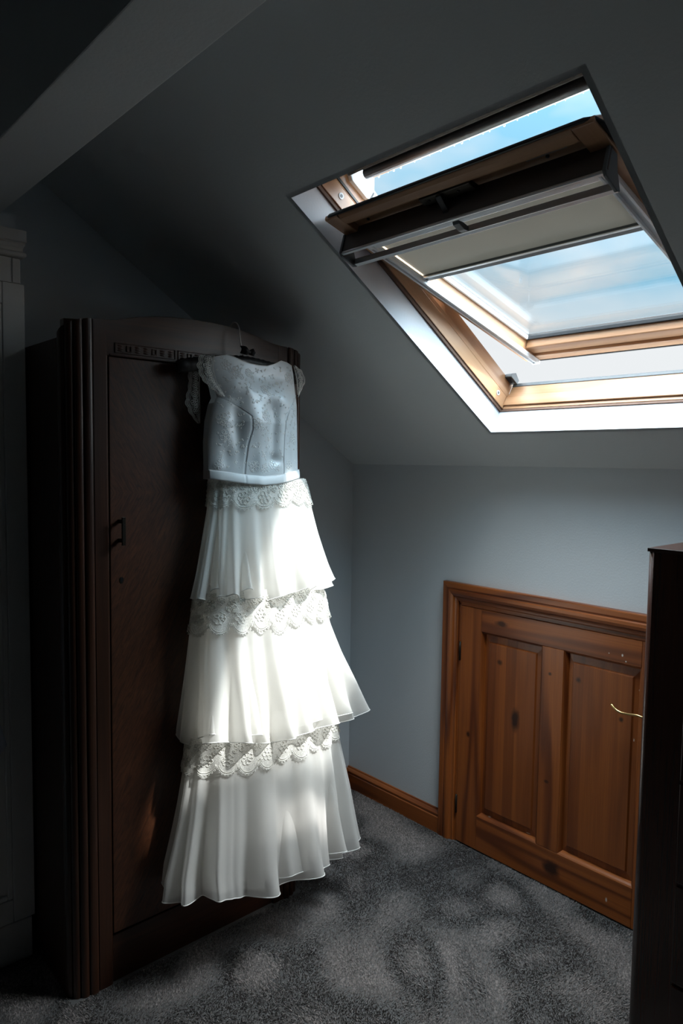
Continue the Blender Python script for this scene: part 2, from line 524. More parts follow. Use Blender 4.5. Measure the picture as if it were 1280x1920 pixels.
def box(name, fr, lo, hi, mat, parent=None, bevel=0.0015, seg=2):
    (x0, y0, z0), (x1, y1, z1) = lo, hi
    v = [fr(x0, y0, z0), fr(x1, y0, z0), fr(x1, y1, z0), fr(x0, y1, z0), fr(x0, y0, z1), fr(x1, y0, z1), fr(x1, y1, z1), fr(x0, y1, z1)]
    o = pyobj(name, v, BOXF, mat, parent, bevel=bevel, seg=seg)
    fixnormals(o.data)
    return o


def boxes(name, fr, lst, mat, parent=None, bevel=0.0):
    V, F = [], []
    for lo, hi in lst:
        (x0, y0, z0), (x1, y1, z1) = lo, hi
        k = len(V)
        V += [fr(x0, y0, z0), fr(x1, y0, z0), fr(x1, y1, z0), fr(x0, y1, z0), fr(x0, y0, z1), fr(x1, y0, z1), fr(x1, y1, z1), fr(x0, y1, z1)]
        F += [tuple(i + k for i in f) for f in BOXF]
    o = pyobj(name, V, F, mat, parent, bevel=bevel)
    fixnormals(o.data)
    return o


def prism(name, fr, pts, a0, a1, mat, parent=None, order='xyz', smooth=False, bevel=0.0):
    """extrude the 2D outline pts between a0 and a1; order tells where (extrude, p, q) go"""
    V = []
    for a in (a0, a1):
        for p, q in pts:
            d = {order[0]: a, order[1]: p, order[2]: q}
            V.append(fr(d['x'], d['y'], d['z']))
    k = len(pts)
    F = [tuple(range(k - 1, -1, -1)), tuple(range(k, 2 * k))]
    F += [(i, (i + 1) % k, k + (i + 1) % k, k + i) for i in range(k)]
    o = pyobj(name, V, F, mat, parent, smooth=smooth, bevel=bevel)
    fixnormals(o.data)
    return o


def tube_data(lines, radius, sides=5, closed=False):
    V, F = [], []
    for ln in lines:
        P = np.asarray(ln, float)
        k = len(P)
        if k < 2:
            continue
        if closed:
            T = np.roll(P, -1, 0) - np.roll(P, 1, 0)
        else:
            T = np.gradient(P, axis=0)
        T /= (np.linalg.norm(T, axis=1, keepdims=True) + 1e-12)
        ref = np.array([0.31, 0.17, 0.93])
        B = np.cross(T, ref); B /= (np.linalg.norm(B, axis=1, keepdims=True) + 1e-9)
        N = np.cross(B, T)
        base = len(V)
        r = np.broadcast_to(np.asarray(radius if not callable(radius) else radius(np.linspace(0, 1, k))), (k,))
        for i in range(k):
            for s in range(sides):
                a = 2 * math.pi * s / sides
                V.append(P[i] + r[i] * (math.cos(a) * N[i] + math.sin(a) * B[i]))
        rng_i = range(k) if closed else range(k - 1)
        for i in rng_i:
            j = (i + 1) % k
            for s in range(sides):
                s2 = (s + 1) % sides
                F.append((base + i * sides + s, base + i * sides + s2, base + j * sides + s2, base + j * sides + s))
        if not closed:
            F.append(tuple(base + s for s in range(sides - 1, -1, -1)))
            F.append(tuple(base + (k - 1) * sides + s for s in range(sides)))
    return V, F


def tubes(name, lines, radius, mat, parent=None, sides=5, closed=False, smooth=True):
    V, F = tube_data(lines, radius, sides, closed)
    o = pyobj(name, V, F, mat, parent, smooth=smooth)
    fixnormals(o.data)
    return o


def grid(name, P, mat, parent=None, wrap=False, smooth=True):
    nu, nv = P.shape[:2]
    V = P.reshape(-1, 3)
    F = []
    for i in range(nu - (0 if wrap else 1)):
        i2 = (i + 1) % nu
        for j in range(nv - 1):
            F.append((i * nv + j, i2 * nv + j, i2 * nv + j + 1, i * nv + j + 1))
    return pyobj(name, V, F, mat, parent, smooth=smooth)


def thing(name, label, cat, loc=(0, 0, 0), group=None):
    o = bpy.data.objects.new(name, None)
    COL.objects.link(o)
    o.location = loc
    o.empty_display_size = 0.05
    o['label'] = label; o['category'] = cat
    if group:
        o['group'] = group
    return o


def structure(o, label=None):
    o['kind'] = 'structure'
    if label:
        o['label'] = label
    return o


def s_empty(name, loc, label=None):
    o = bpy.data.objects.new(name, None)
    COL.objects.link(o)
    o.location = loc
    o.empty_display_size = 0.05
    return structure(o, label)


def disc(name, fr, c, r, t, mat, parent, n=20, axis='x'):
    pts = [(c[1] + r * math.cos(2 * math.pi * i / n), c[2] + r * math.sin(2 * math.pi * i / n)) for i in range(n)]
    return prism(name, fr, pts, c[0], c[0] + t, mat, parent)


# ================================================================== THE ROOM
XR, YB = 3.3, -3.7                # right wall, wall behind the camera
ZF = 2.45                         # flat ceiling
T = 0.10
FLOOR = structure(box('floor', flat, (-T, YB - T, -0.1), (XR + T, T, 0.0), 'carpet', bevel=0), 'grey carpeted floor of the attic room')
structure(box('wall_left', flat, (-T, YB - T, 0), (0, T, 2.75), 'paint', bevel=0), 'pale grey gable wall behind the wardrobe')
structure(boxes('wall_back', flat, [((0, 0, 0), (0.606, T, HK)), ((1.404, 0, 0), (XR, T, HK)), ((0.606, 0, 0.9345), (1.404, T, HK)), ((0.606, 0.06, 0), (1.404, T, 0.9345))], 'paint'),
          'low pale grey wall under the sloping ceiling')
structure(box('wall_right', flat, (XR, YB, 0), (XR + T, T, 2.75), 'paint_low_bounce', bevel=0), 'wall outside the view on the right, darkened to cut bounce')
structure(box('wall_front', flat, (0, YB - T, 0), (XR, YB, 2.75), 'paint_low_bounce', bevel=0), 'wall behind the camera, darkened to cut bounce')
UTOP = (ZF - HK) / SA
YTOP = -UTOP * CA


def slope_ceiling():
    V, F = [], []

    def q(a, b, c, d):
        k = len(V); V.extend([a, b, c, d]); F.append((k, k + 1, k + 2, k + 3))
    X0, X1 = 0.0, XR
    for (xa, xb, ua, ub) in ((X0, SX0, 0, UTOP), (SX1, X1, 0, UTOP), (SX0, SX1, 0, SU0), (SX0, SX1, SU1, UTOP)):
        q(roof(xa, ua), roof(xb, ua), roof(xb, ub), roof(xa, ub))
        q(roof(xa, ua, REV + 0.002), roof(xb, ua, REV + 0.002), roof(xb, ub, REV + 0.002), roof(xa, ub, REV + 0.002))
    o = pyobj('ceiling', V, F, 'ceil')
    return o


structure(slope_ceiling(), 'sloping grey ceiling around the roof window')
structure(box('ceiling', flat, (0, YB, ZF), (XR, YTOP, ZF + T), 'ceil', bevel=0), 'flat ceiling above the boxed beam')
structure(box('trim_1', flat, (0.0, -1.635, 2.105), (XR, -1.492, 2.449), 'ceil', bevel=0.003), 'boxed grey plaster beam crossing the ceiling')
# plaster reveals of the roof window
for k, (lo, hi) in enumerate((((SX0 - 0.012, SU0, 0.0), (SX0, SU1, REV)), ((SX1, SU0, 0.0), (SX1 + 0.012, SU1, REV)),
                              ((SX0 - 0.012, SU0 - 0.012, 0.0), (SX1 + 0.012, SU0, REV)), ((SX0 - 0.012, SU1, 0.0), (SX1 + 0.012, SU1 + 0.012, REV)))):
    structure(box('trim_%d' % (k + 2), roof, lo, hi, 'reveal', bevel=0),
              ('white plaster reveal left of the roof window', 'white plaster reveal right of the roof window',
               'white plaster reveal below the roof window', 'white plaster reveal above the roof window')[k])

# skirting boards, moulded profile (depth, height)
SK = [(0.0, 0.0), (0.018, 0.0), (0.018, 0.062), (0.0145, 0.066), (0.0165, 0.071), (0.0165, 0.076), (0.011, 0.083), (0.006, 0.087), (0.005, 0.092), (0.0, 0.093)]
structure(prism('baseboard_back', lambda x, y, z: (x, -y, z), SK, 0.0, 0.538, 'pine_h', order='xyz', bevel=0.0006), 'stained pine skirting board beside the hatch')
structure(prism('baseboard_left', lambda x, y, z: (x, y, z), SK, -1.43, -0.0185, 'pine_y', order='yxz', bevel=0.0006), 'stained pine skirting board along the gable wall')

# ================================================================== HATCH DOOR
dr = s_empty('door_1', (0.98, 0, 0), 'small stained pine hatch door with two panels in the low wall')
neg = lambda x, y, z: (x, -y, z)          # y = depth into the room
DX0, DX1, DT = 0.538, 1.472, 1.003        # outer edges of the architrave
LX0, LX1, LZ0, LZ1 = 0.618, 1.392, 0.006, 0.918   # door leaf
AR = [(0.0, 0.0), (0.0, 0.020), (0.004, 0.022), (0.020, 0.022), (0.024, 0.019), (0.027, 0.019), (0.030, 0.0235), (0.040, 0.0245), (0.050, 0.0215), (0.054, 0.015), (0.060, 0.013), (0.066, 0.0135), (0.069, 0.010), (0.069, 0.0)]


def architrave():
    """three mitred mouldings: left, top, right"""
    AW = 0.069
    for side in range(3):
        V = []
        for end in (0, 1):
            for (p, d) in AR:
                if side == 0:
                    V.append((DX0 + p, -d, 0.0 if end == 0 else DT - p))
                elif side == 1:
                    V.append((DX0 + p if end == 0 else DX1 - p, -d, DT - p))
                else:
                    V.append((DX1 - p, -d, DT - p if end == 0 else 0.0))
        k = len(AR)
        F = [tuple(range(k)), tuple(range(2 * k - 1, k - 1, -1))] + [(i, (i + 1) % k, k + (i + 1) % k, k + i) for i in range(k)]
        o = pyobj('architrave', V, F, 'pine_h' if side == 1 else 'pine_v', dr, bevel=0.0008)
        fixnormals(o.data)


architrave()
FD = 0.008                                # face of stiles and rails stands this far out
box('door_stile', neg, (LX0, -0.03, LZ0), (0.712, FD, LZ1), 'pine_v', dr)
box('door_stile', neg, (1.312, -0.03, LZ0), (LX1, FD, LZ1), 'pine_v', dr)
box('door_rail', neg, (0.7125, -0.03, 0.836), (1.3115, FD, LZ1), 'pine_h', dr)
box('door_rail', neg, (0.7125, -0.03, LZ0), (1.3115, FD, 0.136), 'pine_h', dr)
box('door_muntin', neg, (0.968, -0.03, 0.1365), (1.050, FD, 0.8355), 'pine_v', dr)
box('door_lining', neg, (0.607, -0.035, 0.0), (0.6165, 0.006, 0.93), 'pine_v', dr)
box('door_lining', neg, (0.607, -0.035, 0.9195), (1.403, 0.006, 0.934), 'pine_h', dr)


def panel(x0, x1, z0, z1):
    # raised panel: bevelled border rising to a flat field
    b, e = -0.012, -0.002
    fx, fz = 0.030, 0.038
    V = []
    for (xx0, xx1, zz0, zz1, d) in ((x0, x1, z0, z1, b), (x0 + fx - 0.004, x1 - fx + 0.004, z0 + fz - 0.004, z1 - fz + 0.004, b + 0.004), (x0 + fx, x1 - fx, z0 + fz, z1 - fz, e)):
        V += [(xx0, -d, zz0), (xx1, -d, zz0), (xx1, -d, zz1), (xx0, -d, zz1)]
    F = [(8, 9, 10, 11)]
    for k in (0, 4):
        F += [(k + i, k + (i + 1) % 4, k + 4 + (i + 1) % 4, k + 4 + i) for i in range(4)]
    o = pyobj('door_panel', V, F, 'pine_p', dr)
    fixnormals(o.data)
    # ovolo bead round the panel
    for (lo, hi) in (((x0, z0), (x1, z0)), ((x0, z1), (x1, z1)), ((x0, z0), (x0, z1)), ((x1, z0), (x1, z1))):
        hor = lo[1] == hi[1]
        w = 0.011
        if hor:
            s = 1 if lo[1] == z0 else -1
            pts = [(-b + 0.001, 0), (-FD + 0.001, 0), (-FD + 0.003, s * 0.003), (-FD + 0.009, s * 0.007), (-b + 0.001, s * w)]
            V = [(lo[0], y, lo[1] + q) for y, q in pts] + [(hi[0], y, lo[1] + q) for y, q in pts]
        else:
            s = 1 if lo[0] == x0 else -1
            pts = [(-b + 0.001, 0), (-FD + 0.001, 0), (-FD + 0.003, s * 0.003), (-FD + 0.009, s * 0.007), (-b + 0.001, s * w)]
            V = [(lo[0] + q, y, lo[1]) for y, q in pts] + [(lo[0] + q, y, hi[1]) for y, q in pts]
        k = len(pts)
        F = [tuple(range(k)), tuple(range(2 * k - 1, k - 1, -1))] + [(i, (i + 1) % k, k + (i + 1) % k, k + i) for i in range(k)]
        o2 = pyobj('panel_bead', V, F, 'pine_h' if hor else 'pine_v', o)
        fixnormals(o2.data)
    return o


panel(0.7125, 0.9675, 0.1365, 0.8355)
panel(1.0505, 1.3115, 0.1365, 0.8355)
for z in (0.745, 0.150):
    h = box('hinge', neg, (0.6135, 0.004, z - 0.035), (0.6215, 0.0095, z + 0.035), 'black_metal', dr, bevel=0.0008)
    h['label'] = 'dark steel butt hinge'
    tubes('hinge_pin', [[(0.6175, -0.0105, z - 0.036), (0.6175, -0.0105, z + 0.036)]], 0.0032, 'bronze', h, sides=8)
# lever handle: backplate, neck and a curved lever pointing away from the edge
hd = box('handle', neg, (1.335, FD, 0.62), (1.368, FD + 0.004, 0.765), 'brass', dr, bevel=0.0015)
hd['label'] = 'brass lever handle'
lv = [(1.352, -0.012, 0.700), (1.352, -0.040, 0.700), (1.345, -0.050, 0.699), (1.325, -0.052, 0.702), (1.295, -0.052, 0.698), (1.275, -0.053, 0.697), (1.262, -0.053, 0.700), (1.252, -0.053, 0.706), (1.244, -0.052, 0.713), (1.240, -0.051, 0.715)]
tubes('handle_lever', [lv], lambda t: 0.0034 + 0.0008 * np.sin(t * 3.1), 'brass', hd, sides=10)

# ================================================================== ROOF WINDOW
win = s_empty('window_1', roof((SX0 + SX1) / 2, SU0, 0.1), 'pine centre-pivot roof window tilted open')
FW0, FW1 = REV, 0.198              # frame from the reveal outwards
# jambs: two boards with a shadow gap, plus the brown seal against the plaster
for side in (0, 1):
    def jx(d):
        return SX0 + d if side == 0 else SX1 - d
    def jb(nm, d0, d1, w0, w1, mt, u0=SU0 - 0.004, u1=1.245):
        a, b = sorted((jx(d0), jx(d1)))
        return box(nm, roof, (a, u0, w0), (b, u1, w1), mt, win, bevel=0.0012)
    jb('frame_seal', -0.004, 0.006, REV - 0.001, REV + 0.009, 'seal')
    jb('frame_jamb', -0.045, 0.010, REV + 0.0095, 0.1385, 'wpine_u')
    jb('frame_jamb', -0.045, 0.008, 0.1405, 0.156, 'wpine_u')
    jb('frame_jamb', -0.045, 0.004, 0.1575, FW1, 'wpine_u')
    jb('frame_gasket_or_gap', -0.02, 0.0108, 0.1445, 0.1530, 'rubber', 0.74, 1.24)  # proud black strip stands in for the dark gap between boards
    jb('frame_gap', -0.045, -0.002, 0.1385, 0.1575, 'rubber', SU0 - 0.003, 1.24)
# bottom rail of the frame
box('frame_seal', roof, (SX0 + 0.0065, SU0 - 0.004, REV - 0.001), (SX1 - 0.0065, SU0 + 0.003, REV + 0.007), 'seal', win, bevel=0.001)
box('frame_rail', roof, (SX0 + 0.0105, SU0 - 0.045, REV + 0.0075), (SX1 - 0.0105, SU0 + 0.004, 0.102), 'wpine_x', win)
box('frame_rail', roof, (SX0 + 0.0105, SU0 - 0.045, 0.1025), (SX1 - 0.0105, SU0 + 0.010, 0.141), 'wpine_x', win)
box('frame_rail', roof, (SX0 + 0.0105, SU0 - 0.045, 0.1435), (SX1 - 0.0105, SU0 + 0.003, 0.182), 'wpine_x', win)
box('frame_gasket_or_gap', roof, (SX0 + 0.0105, SU0 - 0.045, 0.1825), (SX1 - 0.0105, SU0 + 0.004, 0.196), 'cap', win, bevel=0.002)
# top rail of the frame and the outside hood with its drip edge
box('frame_rail', roof, (SX0 + 0.0105, SU1 + 0.0, REV + 0.0075), (SX1 - 0.0105, SU1 + 0.045, FW1), 'wpine_x', win)
hood = box('window_hood', roof, (SX0 - 0.03, 1.098, 0.200), (SX1 + 0.03, 1.30, 0.222), 'clad', win, bevel=0.003)
tubes('hood_bar', [[roof(SX0 + 0.05, 1.087, 0.196), roof(SX1 - 0.01, 1.087, 0.196)]], 0.0145, 'rubber', hood, sides=14)
box('drip_edge', roof, (SX0 + 0.05, 1.064, 0.204), (SX1 - 0.005, 1.072, 0.2065), 'alu', hood, bevel=0.0005)
box('gap_strip', roof, (SX0 + 0.02, 1.112, 0.170), (SX1 - 0.012, 1.155, 0.1985), 'felt', hood, bevel=0.002)
for i in range(22):
    x = SX0 + 0.07 + 0.66 * (i + rng.uniform(-0.35, 0.35)) / 22
    r = rng.choice([0.0012, 0.0016, 0.0026], p=[0.45, 0.35, 0.2])
    bm = bmesh.new()
    bmesh.ops.create_icosphere(bm, subdivisions=2, radius=r, matrix=Matrix.Translation(roof(x, 1.064 - r * 0.3, 0.2035 - r * 0.6)))
    me = bpy.data.meshes.new('water_droplet'); bm.to_mesh(me); bm.free()
    link_obj('water_droplet', me, 'water', hood, smooth=True)
# white plastic pivot cover at the top of the left jamb
pv = prism('pivot_cover', roof, [(1.118, 0.188), (1.112, 0.2), (1.085, 0.212), (1.03, 0.216), (0.985, 0.212), (0.985, 0.196), (1.035, 0.178), (1.095, 0.176)], SX0 - 0.002, SX0 + 0.016, 'plastic', win, order='xyz', bevel=0.002)
box('pivot_slot', roof, (SX0 + 0.0145, 1.020, 0.186), (SX0 + 0.0175, 1.026, 0.208), 'rubber', pv, bevel=0)
# screw caps on the left jamb
for (u, w) in ((1.098, 0.118), (0.262, 0.120)):
    c = disc('screw_cap', roof, (SX0 + 0.0102, u, w), 0.0085, 0.0015, 'plastic', win)
    disc('screw_hole', roof, (SX0 + 0.0117, u, w), 0.0045, 0.0006, 'cap', c)
# ribbed black catch in the lower left corner
ct = prism('frame_catch', roof, [(0.212, 0.190), (0.255, 0.190), (0.258, 0.200), (0.240, 0.216), (0.212, 0.206)], SX0 + 0.004, SX0 + 0.030, 'cap', win, bevel=0.001)
for i in range(5):
    box('catch_rib', roof, (SX0 + 0.007 + 0.0045 * i, 0.222, 0.1885), (SX0 + 0.0092 + 0.0045 * i, 0.252, 0.1902), 'rubber', ct, bevel=0)

# the sash
BX0, BX1, BL = 0.872, 1.602, 0.944
for (x0, x1) in ((BX0, BX0 + 0.046), (BX1 - 0.046, BX1)):
    prism('sash_stile', sash, [(0.0, 0.0), (BL, 0.0), (BL + 0.003, 0.004), (BL + 0.003, 0.011), (0.905, 0.044), (0.0, 0.046)], x0, x1, 'spine_u', win, order='xyz', bevel=0.002)
box('sash_rail', sash, (BX0 + 0.0465, 0.0, 0.001), (BX1 - 0.0465, 0.034, 0.046), 'spine_x', win, bevel=0.003)
box('sash_rail', sash, (BX0 + 0.0465, 0.0345, 0.010), (BX1 - 0.0465, 0.083, 0.046), 'spine_x', win, bevel=0.003)
prism('sash_rail', sash, [(0.905, 0.002), (0.912, -0.001), (0.934, -0.001), (BL, 0.004), (BL + 0.003, 0.011), (0.905, 0.044)], BX0 + 0.0465, BX1 - 0.0465, 'spine_x', win, order='xyz', bevel=0.002)
box('sash_rail', sash, (BX0 + 0.0465, 0.838, 0.016), (BX1 - 0.0465, 0.9045, 0.046), 'spine_x', win, bevel=0.003)
# glazing bead, gasket and pane
box('pane', sash, (BX0 + 0.04, 0.075, 0.0485), (BX1 - 0.04, 0.87, 0.0525), 'glass', win, bevel=0)
box('glazing_gasket', sash, (BX0 + 0.0465, 0.0832, 0.036), (BX1 - 0.0465, 0.0905, 0.0483), 'rubber', win, bevel=0.001)
for (x0, x1) in ((BX0 + 0.0465, BX0 + 0.054), (BX1 - 0.054, BX1 - 0.0465)):
    box('glazing_gasket', sash, (x0, 0.0906, 0.036), (x1, 0.86, 0.0483), 'plastic', win, bevel=0.001)
# rubber seal running round the sash edge, and outside cladding
ln = [sash(BX0 - 0.003, 0.50, 0.010), sash(BX0 - 0.003, BL - 0.02, 0.010), sash(BX0 + 0.003, BL - 0.003, 0.009), sash(BX0 + 0.02, BL + 0.003, 0.008),
      sash(BX1 - 0.02, BL + 0.003, 0.008), sash(BX1 - 0.003, BL - 0.003, 0.009), sash(BX1 + 0.003, BL - 0.02, 0.010), sash(BX1 + 0.003, 0.50, 0.010)]
tubes('sash_seal', [ln], 0.0048, 'rubber', win, sides=8)
box('sash_cladding', sash, (BX0 - 0.004, -0.005, 0.054), (BX0 + 0.044, 0.888, 0.062), 'clad', win, bevel=0.001)
box('sash_cladding', sash, (BX1 - 0.044, -0.005, 0.054), (BX1 + 0.004, 0.888, 0.062), 'clad', win, bevel=0.001)
box('sash_cladding', sash, (BX0 + 0.0445, -0.005, 0.054), (BX1 - 0.0445, 0.078, 0.062), 'clad', win, bevel=0.001)
box('sash_cladding', sash, (BX0 + 0.0445, 0.862, 0.054), (BX1 - 0.0445, 0.888, 0.062), 'clad', win, bevel=0.001)
box('sash_sun_stop', sash, (BX1 + 0.0005, -0.005, 0.040), (BX1 + 0.045, 0.44, 0.0535), 'clad', win, bevel=0.001)  # unseen side plates added to stop sun through the sash gaps
box('sash_sun_stop', sash, (BX0 - 0.045, -0.005, 0.040), (BX0 - 0.0005, 0.44, 0.0535), 'clad', win, bevel=0.001)
box('sash_weatherbar', sash, (BX0 + 0.01, -0.0055, 0.0), (BX1 - 0.01, -0.0005, 0.004), 'rubber', win, bevel=0.0005)
# vent lock: plate, bolt and arm
vl = prism('vent_lock', sash, [(0.868, 0.012), (0.868, 0.002), (0.884, -0.004), (0.908, -0.004), (0.908, 0.006)], 1.155, 1.300, 'bronze', win, order='xyz', bevel=0.003)
vl['label'] = 'bronze vent lock plate'
prism('lock_arm', sash, [(0.906, -0.005), (0.906, -0.010), (0.874, -0.026), (0.866, -0.038), (0.860, -0.038), (0.868, -0.020)], 1.206, 1.222, 'black_metal', vl, order='xyz', bevel=0.001)
for x in (1.180, 1.262):
    tubes('screw_head', [[sash(x, 0.896, -0.0035), sash(x, 0.896, -0.0055)]], 0.0032, 'black_metal', vl, sides=10)
for x in (0.965, 1.470):
    tubes('screw_head', [[sash(x, 0.884, 0.0165), sash(x, 0.884, 0.013)]], 0.004, 'black_metal', win, sides=10)
stk = box('data_sticker', sash, (1.425, 0.889, 0.0145), (1.515, 0.903, 0.0158), 'sticker', win, bevel=0)
stk['label'] = 'small grey data sticker'
boxes('sticker_print', sash, [((1.432 + 0.0078 * i, 0.8925 + 0.001 * (i % 2), 0.0140), (1.432 + 0.0078 * i + 0.0052, 0.8985, 0.0144)) for i in range(10) if i not in (3,)], 'ink', stk)
# opening bar along the top of the sash
bar = box('control_bar', sash, (BX0 - 0.001, 0.8655, -0.046), (BX1 - 0.003, 0.8715, 0.015), 'barbrown', win, bevel=0.002)
bar['label'] = 'grey metal opening bar'
prism('bar_front', sash, [(0.872, -0.046), (0.873, -0.0515), (0.871, -0.0535), (0.8645, -0.0535), (0.8645, -0.0505), (0.866, -0.046)], BX0 + 0.001, BX1 - 0.005, 'alu', bar, order='xyz', bevel=0.0006)
prism('bar_grip', sash, [(0.8245, -0.054), (0.824, -0.058), (0.812, -0.058), (0.811, -0.048), (0.822, -0.042), (0.825, -0.042)], BX0 + 0.004, BX1 - 0.008, 'alu', bar, order='xyz', bevel=0.0008)
for (x0, x1) in ((BX0 - 0.004, BX0 + 0.003), (BX1 - 0.011, BX1 - 0.004)):
    prism('end_cap', sash, [(0.876, 0.0), (0.876, -0.050), (0.868, -0.057), (0.822, -0.063), (0.812, -0.058), (0.834, -0.026), (0.845, 0.0)], x0, x1, 'cap', bar, order='xyz', bevel=0.0015)
prism('bar_latch', sash, [(0.866, -0.054), (0.862, -0.060), (0.842, -0.063), (0.828, -0.060), (0.829, -0.050), (0.850, -0.050)], 1.235, 1.253, 'cap', bar, order='xyz', bevel=0.001)

# roller blind pulled a third of the way down
bl = thing('roller_blind', 'taupe roller blind partly drawn down over the open roof window', 'blind', sash(1.23, 0.60, 0.0))
box('cassette', sash, (0.905, 0.802, -0.014), (1.568, 0.852, 0.010), 'alu', bl, bevel=0.003)
NB = 40
Pb = np.array([[sash(0.926 + 0.622 * i / NB, 0.615 + 0.19 * j / 8, 0.0045 + 0.0012 * math.sin(i * 0.5) * math.sin(j * 0.6)) for j in range(9)] for i in range(NB + 1)])
fo = grid('blind_fabric', Pb, 'blind', bl)
bb = box('bottom_bar', sash, (0.922, 0.594, -0.004), (1.552, 0.616, 0.010), 'cap', bl, bevel=0.002)
box('bar_strip', sash, (0.922, 0.612, -0.0065), (1.552, 0.6185, -0.0035), 'alu', bb, bevel=0.0008)
for s, (x0, x1) in enumerate(((0.900, 0.926), (1.548, 1.574))):
    rl = box('side_rail', sash, (x0, 0.006, -0.008), (x1, 0.835, 0.0), 'alu_white', bl, bevel=0.001)
    e0, e1 = ((x0, x0 + 0.006), (x1 - 0.006, x1)) if s == 0 else ((x1 - 0.006, x1), (x0, x0 + 0.006))
    box('rail_edge', sash, (e0[0], 0.006, -0.013), (e0[1], 0.835, -0.0082), 'alu_white', rl, bevel=0.0008)
    box('rail_edge', sash, (e1[0], 0.006, -0.016), (e1[1], 0.835, -0.0082), 'alu_white', rl, bevel=0.0008)
    box('rail_end', sash, (x0, -0.001, -0.014), (x1, 0.0055, 0.0), 'alu', rl, bevel=0.0008)

# ================================================================== WARDROBE
WY0, WY1, WX = -1.432, -0.658, 0.476
WC = (WY0 + WY1) / 2
wr = thing('wardrobe', 'tall dark oak wardrobe with arched top and reeded rounded corners', 'wardrobe', (0.24, WC, 0))
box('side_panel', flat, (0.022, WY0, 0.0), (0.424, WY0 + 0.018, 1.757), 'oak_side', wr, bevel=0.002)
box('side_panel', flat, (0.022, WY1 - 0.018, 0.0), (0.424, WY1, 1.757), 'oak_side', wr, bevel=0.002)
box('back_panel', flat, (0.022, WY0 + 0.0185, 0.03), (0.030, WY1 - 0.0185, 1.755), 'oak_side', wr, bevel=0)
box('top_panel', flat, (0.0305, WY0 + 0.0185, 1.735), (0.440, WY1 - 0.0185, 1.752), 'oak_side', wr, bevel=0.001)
box('plinth', flat, (0.395, WY0 + 0.115, 0.0), (0.468, WY1 - 0.115, 0.135), 'oak_h', wr, bevel=0.002)
# reeded corner pilasters: four half-round reeds that follow a rounded corner
RB = [(0.476, 0.073, 1.808), (0.4745, 0.047, 1.804), (0.467, 0.0255, 1.797), (0.453, 0.009, 1.786), (0.427, 0.0, 1.765)]   # x, distance in from the side, top height
for s, ys in ((1, WY0), (-1, WY1)):
    pil = prism('pilaster', flat, [(0.472, ys + s * 0.1135), (0.4745, ys + s * 0.111), (0.476, ys + s * 0.108), (0.476, ys + s * 0.0745), (0.455, ys + s * 0.0745), (0.424, ys + s * 0.019), (0.400, ys + s * 0.019), (0.400, ys + s * 0.1135)], 0.0, 1.8075, 'oak_v', wr, order='zxy')
    for k in range(4):
        p0, p1 = np.array([RB[k][0], ys + s * RB[k][1]]), np.array([RB[k + 1][0], ys + s * RB[k + 1][1]])
        z0, z1 = RB[k][2], RB[k + 1][2]
        d = p1 - p0
        nrm = np.array([d[1], -d[0]]); nrm /= np.linalg.norm(nrm)
        if nrm[0] < 0:
            nrm = -nrm
        V, F, K = [], [], 9
        for zb in (0, 1):
            for i in range(K):
                a = math.pi * i / (K - 1)
                t = 0.5 - 0.5 * math.cos(a)
                q = p0 + d * (0.04 + 0.92 * t) + nrm * 0.0062 * math.sin(a)
                V.append((q[0], q[1], 0.0 if zb == 0 else z0 + (z1 - z0) * t))
        inn = p0 + d * 0.5 - nrm * 0.02
        V.append((inn[0], inn[1], 0.0)); V.append((inn[0], inn[1], (z0 + z1) / 2))
        F = [(i, i + 1, K + i + 1, K + i) for i in range(K - 1)]
        F += [tuple(list(range(K)) + [2 * K]), tuple(list(range(K, 2 * K)) + [2 * K + 1])]
        F += [(0, K, 2 * K + 1, 2 * K), (K - 1, 2 * K - 1, 2 * K + 1, 2 * K)]
        o = pyobj('reed', V, F, 'oak_v', pil, bevel=0.0006)
        fixnormals(o.data)
# arched pediment board above the door
AP = [(-0.312, 1.8085), (-0.285, 1.8095), (-0.255, 1.813), (-0.225, 1.820), (-0.19, 1.829), (-0.14, 1.838), (-0.09, 1.8435), (-0.04, 1.846), (0.0, 1.8465)]
AP = AP + [(-a, b) for a, b in AP[-2::-1]]
ped = prism('pediment', flat, [(WC + a, b) for a, b in AP] + [(WC + 0.312, 1.7185), (WC - 0.312, 1.7185)], 0.452, 0.4755, 'oak_h', wr, order='xyz', bevel=0.0015)
box('cornice_bead', flat, (0.4757, WC - 0.27, 1.7195), (0.4785, WC + 0.27, 1.7235), 'oak_h', ped, bevel=0.001)
